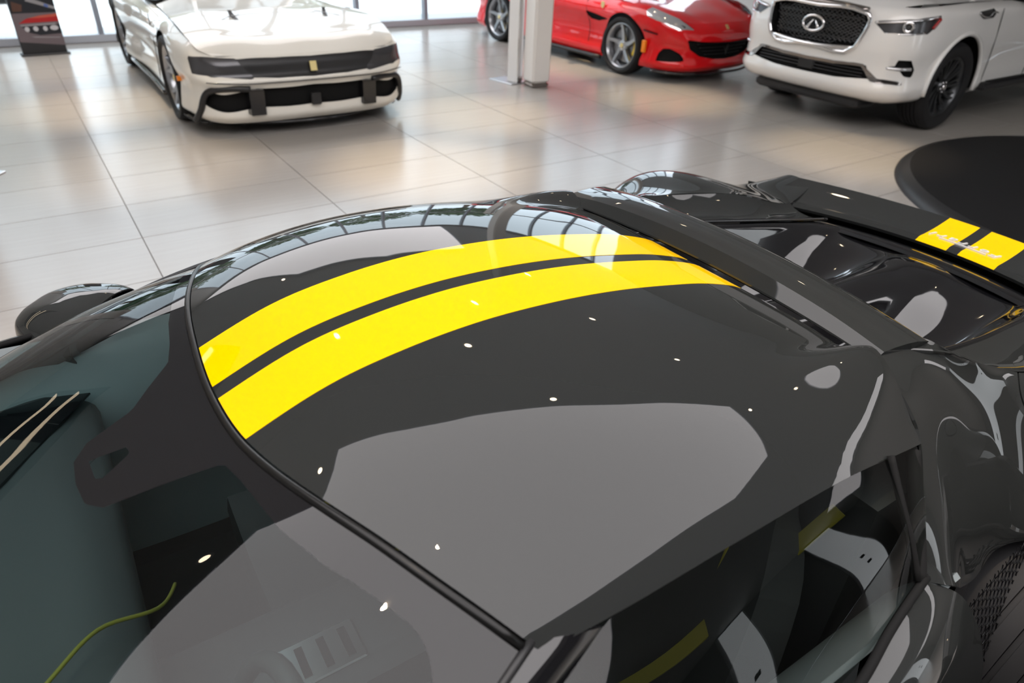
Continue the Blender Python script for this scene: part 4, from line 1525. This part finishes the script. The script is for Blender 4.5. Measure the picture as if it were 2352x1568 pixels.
def big_suv():
    car = root('sport_utility_vehicle', 'large white sport utility vehicle with dark mesh grille and black wheels', 'car', (3.655, 8.02, 0), R(-144.5))
    P = 'white_paint'
    cols = [(1.02, 0), (1.015, .3), (.99, .60), (.93, .80), (.80, .93), (.60, .985), (.3, 1.005), (0, 1.01), (-.4, 1.0), (-1.2, .99), (-2.2, .99), (-3.075, 1.0), (-3.6, .98), (-3.95, .85), (-4.05, .5), (-4.07, 0)]
    net, half = perimeter(cols, [.30, .34, .42, .52, .64, .78, .95, 1.10, 1.14], [.14, .05, .0, .02, .02, .0, .01, .05, .12],
                          [.32, .38, .48, .58, .70, .82, .98, 1.12, 1.17], [.06, .0, .0, .01, .01, .0, .01, .04, .12], 4, 7)
    V, F = surf(net, 8, 6, True)
    for x in (0, -3.075):
        _, (V, F) = split(V, F, np.where(np.abs(V[:, 1]) > .5, np.hypot(V[:, 0] - x, V[:, 2] - .43) - .475, 1))
    gr = [(.99, -.53, 1.06), (1.0, -.49, 1.075), (1.02, 0, 1.09), (1.0, .49, 1.075), (.99, .53, 1.06), (1.0, .515, .85), (1.0, .48, .775), (1.02, 0, .745), (1.0, -.48, .775), (1.0, -.515, .85)]
    lamp = [(.985, .58, 1.02), (.93, .76, 1.04), (.82, .90, 1.065), (.55, .985, 1.10), (.62, .985, 1.02), (.70, .965, .94), (.85, .88, .925), (.955, .70, .918)]
    low = [(.985, -.62, .635), (1.01, -.3, .62), (1.015, 0, .615), (1.01, .3, .62), (.985, .62, .635), (.97, .68, .52), (1.0, .35, .485), (1.01, 0, .48), (1.0, -.35, .485), (.97, -.68, .52)]
    ctr = [(.975, .585, .65), (.96, .645, .60), (.93, .745, .53), (.79, .92, .52), (.79, .92, .49), (.92, .76, .49), (.955, .69, .505), (.97, .62, .59), (.98, .57, .63)]
    ttr = [(.985, -.60, .652), (1.01, -.3, .638), (1.015, 0, .633), (1.01, .3, .638), (.985, .60, .652), (.985, .60, .63), (1.01, .3, .612), (1.015, 0, .608), (1.01, -.3, .612), (.985, -.60, .63)]
    fog = [(.86, .84, .715), (.77, .93, .715), (.70, .95, .63), (.70, .947, .56), (.78, .91, .57), (.82, .87, .62), (.905, .79, .62), (.91, .78, .65), (.86, .84, .66)]
    vent = [(-.06, .99, 1.10), (-.46, .99, 1.125), (-.43, .99, 1.04), (-.18, .99, 1.035)]
    B = finish_body(car, V, F, P, [('grille', gr, 'black_matte', .05), ('headlamp', lamp, 'lamp_inner', .012), ('headlamp', mir(lamp), 'lamp_inner', .012),
                                   ('intake_corner', ctr, 'dark_chrome', -.006), ('intake_corner', mir(ctr), 'dark_chrome', -.006), ('intake_trim', ttr, 'dark_chrome', -.006), ('lower_intake', low, 'black_matte', .035), ('fog_recess', fog, 'black_matte', .03), ('fog_recess', mir(fog), 'black_matte', .03),
                                   ('fender_vent', vent, 'black_plastic', .01), ('fender_vent', mir(vent), 'black_plastic', .01)])
    body = B['body']
    # chrome surround of the grille, wavy mesh, emblem
    loop = curve(gr + gr[:1], 4)[:-1]
    loop = loop + np.array([.012, 0, 0])
    mk('grille_surround', *tube(loop, .020, 8, closed=True), 'chrome', body)
    top = curve([(.985, -.50, 1.09), (1.005, -.25, 1.115), (1.01, 0, 1.12), (1.005, .25, 1.115), (.985, .50, 1.09)], 5)
    V, F = tube(top, .035, 8)
    V[:, 2] = 1.10 + (V[:, 2] - 1.10) * .8
    mk('grille_top_bar', V, F, 'dark_chrome', body)
    V, F = tube(curve([(1.005, -.46, .765), (1.025, -.22, .745), (1.035, 0, .738), (1.025, .22, .745), (1.005, .46, .765)], 5), .022, 8)
    mk('grille_base_bar', V, F, 'chrome', body)
    parts = []
    P2 = np.array([(p[1], p[2]) for p in gr])
    for sg in (1, -1):
        for c in np.arange(-.9, .95, .052):
            pts = []
            for t in np.linspace(-.32, .32, 15):
                y = c + sg * t * 1.0
                z = .92 + t * .58 + .006 * math.sin(t * 60)
                if inset_poly([(y, z)], P2)[0] < -.006:
                    pts.append((.985 - .03 * (y / .5) ** 2, y, z))
                elif len(pts) > 1:
                    break
            if len(pts) > 1:
                parts.append(tube(pts, .0075, 5))
    mk('grille_mesh', *join(*parts), 'black_gloss', body)
    ring = [(1.035, .115 * math.cos(w), .925 + .068 * math.sin(w)) for w in np.linspace(0, 2 * math.pi, 32, endpoint=False)]
    em = mk('emblem', *tube(ring, .013, 8, closed=True), 'chrome', body)
    for s in (1, -1):
        mk('emblem_road', *tube([(1.03, s * .075, .862), (1.03, s * .012, .955)], [.019, .006], 6), 'chrome', em)
        # headlamp inside
        hl = B['headlamp']
        V, F = lathe([(.028, .02), (.046, .03), (.052, .015), (.05, 0)], 24)
        V = xf(V, rz=R(-60) if s > 0 else R(-120))
        mk('lamp_ring', V + np.array([.85, s * .85, .99]), F, 'chrome', body)
        V, F = lathe([(.0001, .03), (.02, .025), (.03, .01)], 16)
        V = xf(V, rz=R(-60) if s > 0 else R(-120))
        mk('lamp_lens', V + np.array([.85, s * .85, .99]), F, 'lens_glass', body)
        line_part(body, 'lamp_strip', [(.98, s * .60, 1.005), (.925, s * .765, 1.025), (.815, s * .905, 1.048), (.62, s * .985, 1.085)], .012, 'chrome')
        line_part(body, 'lamp_strip', [(.955, s * .71, .925), (.86, s * .875, .932), (.73, s * .955, .948)], .008, 'chrome')
        line_part(body, 'corner_reflector', [(.60, s * .985, 1.065), (.66, s * .972, .985)], .014, 'red_lens')
        # fog lamp
        line_part(body, 'fog_lamp', [(.905, s * .79, .635), (.85, s * .865, .632), (.745, s * .94, .635)], .016, 'lamp_lens')
        line_part(body, 'vent_trim', [(-.07, s * 1.0, 1.095), (-.20, s * 1.0, 1.055), (-.30, s * 1.0, 1.06), (-.33, s * 1.0, 1.085), (-.44, s * .995, 1.085)], .008, 'chrome')
        line_part(body, 'door_line', [(-.62, s * .998, .40), (-.60, s * .998, .8), (-.55, s * .99, 1.12)], .004)
        line_part(body, 'door_line', [(-1.55, s * .992, .40), (-1.6, s * .992, .8), (-1.6, s * .98, 1.12)], .004)
        # side step
        V, F = box(-2.45, -.60, s * 1.02 - .09, s * 1.02 + .05, .345, .425, .02)
        st = mk('side_step', V, F, 'black_plastic', car, auto=40)
        V, F = box(-2.35, -.72, s * 1.02 - .06, s * 1.02 + .04, .425, .432, .003)
        mk('step_tread', V, F, 'black_matte', st, smooth=False)
        # arch flare
        arc = [(.485 * math.cos(w), s * 1.0, .43 + .485 * math.sin(w)) for w in np.linspace(-.1, math.pi + .15, 24)]
        mk('arch_flare', *tube(arc, .022, 8), P, body)
    V, F = box(.96, 1.0, -.09, .09, .50, .60, .008)
    mk('radar_cover', V, F, 'black_plastic', body, smooth=False)
    for z in (.525, .555, .585):
        line_part(body, 'intake_bar', [(.955, -.60, z), (.985, -.3, z), (.99, 0, z), (.985, .3, z), (.955, .60, z)], .007, 'black_plastic')
    V, F = box(.55, .93, -.62, .62, .22, .32, .03)
    mk('skid_plate', V, F, 'black_plastic', car, auto=40)
    # hood
    t0 = [h[-1] for h in half]
    fr = [(t0[3][0], -t0[3][1], t0[3][2]), (t0[2][0], -t0[2][1], t0[2][2]), (t0[1][0], -t0[1][1], t0[1][2]), t0[0], t0[1], t0[2], t0[3]]
    net = [fr]
    for x, w, z0, zs in ((.7, .82, 1.195, 1.165), (.4, .885, 1.22, 1.175), (0, .89, 1.24, 1.18), (-.4, .88, 1.26, 1.175), (-.75, .875, 1.28, 1.17)):
        net.append([(x + .04 * (1 - t * t), w * t, z0 + (zs - z0) * (abs(t) ** 2.2) + .02 * math.exp(-((abs(t) - .6) / .2) ** 2)) for t in (-1, -.72, -.36, 0, .36, .72, 1)])
    mk('hood', *surf(net, 8, 8, True), P, car)
    net = [[(x, w * t, z) for t in np.linspace(-1, 1, 7)] for x, w, z in ((-.7, .88, 1.17), (-2, .88, 1.17), (-3.3, .87, 1.17), (-3.9, .74, 1.17))]
    mk('shoulder_deck', *surf(net, 3, 3), P, car)
    greenhouse(car, [(-.70, 0, 1.27), (-.72, .6, 1.23), (-.9, .86, 1.17), (-2.0, .90, 1.17), (-3.2, .88, 1.17), (-3.85, .5, 1.17), (-3.9, 0, 1.17)],
               [(-1.35, 0, 1.85), (-1.36, .5, 1.84), (-1.45, .68, 1.82), (-2.2, .70, 1.87), (-3.1, .68, 1.84), (-3.55, .5, 1.78), (-3.6, 0, 1.78)], P)
    for s in (1, -1):
        V, F = lathe([(.0001, .15), (.08, .13), (.11, .05), (.10, -.05), (.0001, -.06)], 16)
        mk('door_mirror', V * np.array([.8, s, 1]) + np.array([-.95, s * 1.10, 1.28]), F, P, car)
    V, F = box(-3.9, .6, -.66, .66, .25, .7)
    mk('underbody', V, F, 'black_matte', car, smooth=False)
    ty = make_wheel(car, .417, .285, .285, 'multi', 'grey_wheel')
    place_wheels(car, ty, [(0, .85, .417, .0), (0, -.85, .417, 0), (-3.075, .85, .417, 0), (-3.075, -.85, .417, 0)])
    return car


def recolour(r, a, b, wheel=None):
    for ch in r.children_recursive:
        if ch.type == 'MESH':
            for sl in ch.material_slots:
                if sl.material and sl.material.name in (a, wheel):
                    sl.link = 'OBJECT'
                    sl.material = M(b) if sl.material is None or sl.material.name != wheel else M('grey_wheel')


def swap(r, mp):
    for ch in r.children_recursive:
        if ch.type != 'MESH':
            continue
        nm = ch.data.materials[0].name if ch.data.materials else ''
        if nm in mp:
            ch.material_slots[0].link = 'OBJECT'
            ch.material_slots[0].material = M(mp[nm])


def other_cars():
    gt = pearl_gt()
    red = red_gt()
    suv = big_suv()
    bpy.context.view_layer.update()
    w = copy_tree(red)
    tag(w, 'white coupe with black wheels mostly hidden behind the red sports car', 'car')
    w.location = (5.05, 12.35, 0)
    w.rotation_euler = (0, 0, R(-60))
    swap(w, {'red_paint': 'white_paint', 'silver_wheel': 'grey_wheel', 'caliper_yellow': 'black_plastic'})
    a = copy_tree(red)
    tag(a, 'grey coupe parked outside the window beside the display totem', 'car')
    p = rw(-.4, WALL_T + 5.2)
    a.location = (p[0], p[1], -.02)
    a.rotation_euler = (0, 0, R(A0 + 8))
    swap(a, {'red_paint': 'silver_paint', 'caliper_yellow': 'black_plastic'})
    b = copy_tree(red)
    tag(b, 'silver coupe parked outside the window behind the cream car', 'car')
    p = rw(7.2, WALL_T + 6.4)
    b.location = (p[0], p[1], -.02)
    b.rotation_euler = (0, 0, R(A0 + 3))
    swap(b, {'red_paint': 'silver_paint', 'caliper_yellow': 'black_plastic'})


other_cars()


# ------------------------------------------------------------------ column, stands, totem, turntable
def fittings():
    V, F = box(-.12, .12, -.12, .12, .05, CEIL, .025)
    V = xf(V, rz=0)
    c = (.135, 8.415)
    col = root('column', 'white square column with rounded corners and dark base strip', 'column', (*c, 0), R(A0 - 4))
    mk('shaft', V, F, 'column_white', col, auto=30)
    V, F = box(-.118, .118, -.118, .118, 0, .05, .02)
    mk('base_strip', V, F, 'dark_chrome', col, smooth=False)
    # slim information stand with steel foot: panel, chrome edge, foot
    def stand(lab, loc, rz):
        r = root('information_stand', lab, 'stand', loc, rz, 'slim white stands with steel feet')
        V, F = box(-.085, .085, -.035, .035, .012, 2.1, .006)
        pn = mk('panel', V, F, 'wall_white', r, auto=30)
        V, F = box(.086, .10, -.04, .04, .012, 2.1, .004)
        mk('chrome_edge', V, F, 'chrome', pn, smooth=False)
        V, F = box(-.30, .10, -.13, .13, 0, .012, .004)
        mk('foot_plate', V, F, 'alu', r, smooth=False)
        return r
    stand('slim white stand with steel foot plate beside the column', (-.125, 8.535, 0), R(-45))
    stand('slim stand at the left edge, only its steel foot in view', (-4.02, 4.62, 0), R(178))
    # display totem with a printed poster
    r = root('display_totem', 'black display totem with a printed poster of a red car and headlamp', 'display', (-5.93, 8.89, 0), R(40))
    V, F = box(-.235, .235, -.05, .05, .0, 2.0, .01)
    bd = mk('board', V, F, 'poster_dark', r, auto=30)
    V, F = box(-.26, .26, -.09, .09, 0, .02, .006)
    mk('foot', V, F, 'black_plastic', r, smooth=False)

    def pr(nm, m, pts, d=.0505):
        n = len(pts)
        W = [(x, -dd, z) for dd in (d, d - .004) for x, z in pts]
        mk(nm, W, [tuple(range(n)), tuple(reversed(range(n, 2 * n)))] + [(i, i + n, (i + 1) % n + n, (i + 1) % n) for i in range(n)], m, bd, smooth=False)
    pr('poster', 'poster_mauve', [(-.232, .16), (.232, .10), (.232, 1.9), (-.232, 1.9)])
    pr('poster_print', 'poster_navy', [(-.232, .47), (.232, .47), (.232, 1.9), (-.232, 1.9)], .0508)
    pr('poster_print', 'poster_brown', [(-.215, .49), (-.12, .49), (-.10, .56), (-.20, .60)], .0512)
    pr('poster_print', 'poster_grey', [(-.06, .60), (.23, .50), (.23, .53), (-.02, .64)], .0512)
    pr('poster_print', 'poster_blue', [(.12, .54), (.16, .52), (.17, .55), (.13, .57)], .0514)
    pr('poster_print', 'poster_red', [(-.19, .36), (-.10, .41), (.05, .44), (.232, .455), (.232, .37), (0, .365)], .0508)
    pr('poster_print', 'poster_red2', [(-.08, .415), (.05, .438), (.232, .453), (.232, .425), (.06, .415)], .0512)
    pr('poster_print', 'poster_grey', [(-.18, .345), (.19, .355), (.19, .335), (-.17, .330)], .0508)
    pr('poster_print', 'poster_navy', [(-.17, .325), (.20, .332), (.232, .35), (.232, .235), (.0, .225), (-.10, .255)], .0510)
    for x, z, w in ((-.12, .295, .025), (-.03, .297, .027), (.07, .295, .024), (.165, .30, .045)):
        pr('poster_print', 'poster_light', [(x + w * math.cos(t), z + .028 * math.sin(t)) for t in np.linspace(0, 2 * math.pi, 14, endpoint=False)], .0516)
    pr('poster_print', 'poster_grey', [(-.10, .215), (.20, .195), (.20, .185), (-.06, .20)], .0510)
    # turntable
    r = root('turntable', 'round black display turntable on the floor behind the coupe tail', 'platform', (5.05, 4.85, 0))
    mk('deck', *lathe([(.0001, .085), (1.96, .085), (1.985, .082)], 128, 'z'), 'turntable', r, auto=30)
    mk('rim', *lathe([(1.985, .082), (2.04, .06), (2.075, .02), (2.08, 0)], 128, 'z'), 'black_plastic', r, auto=30)


fittings()
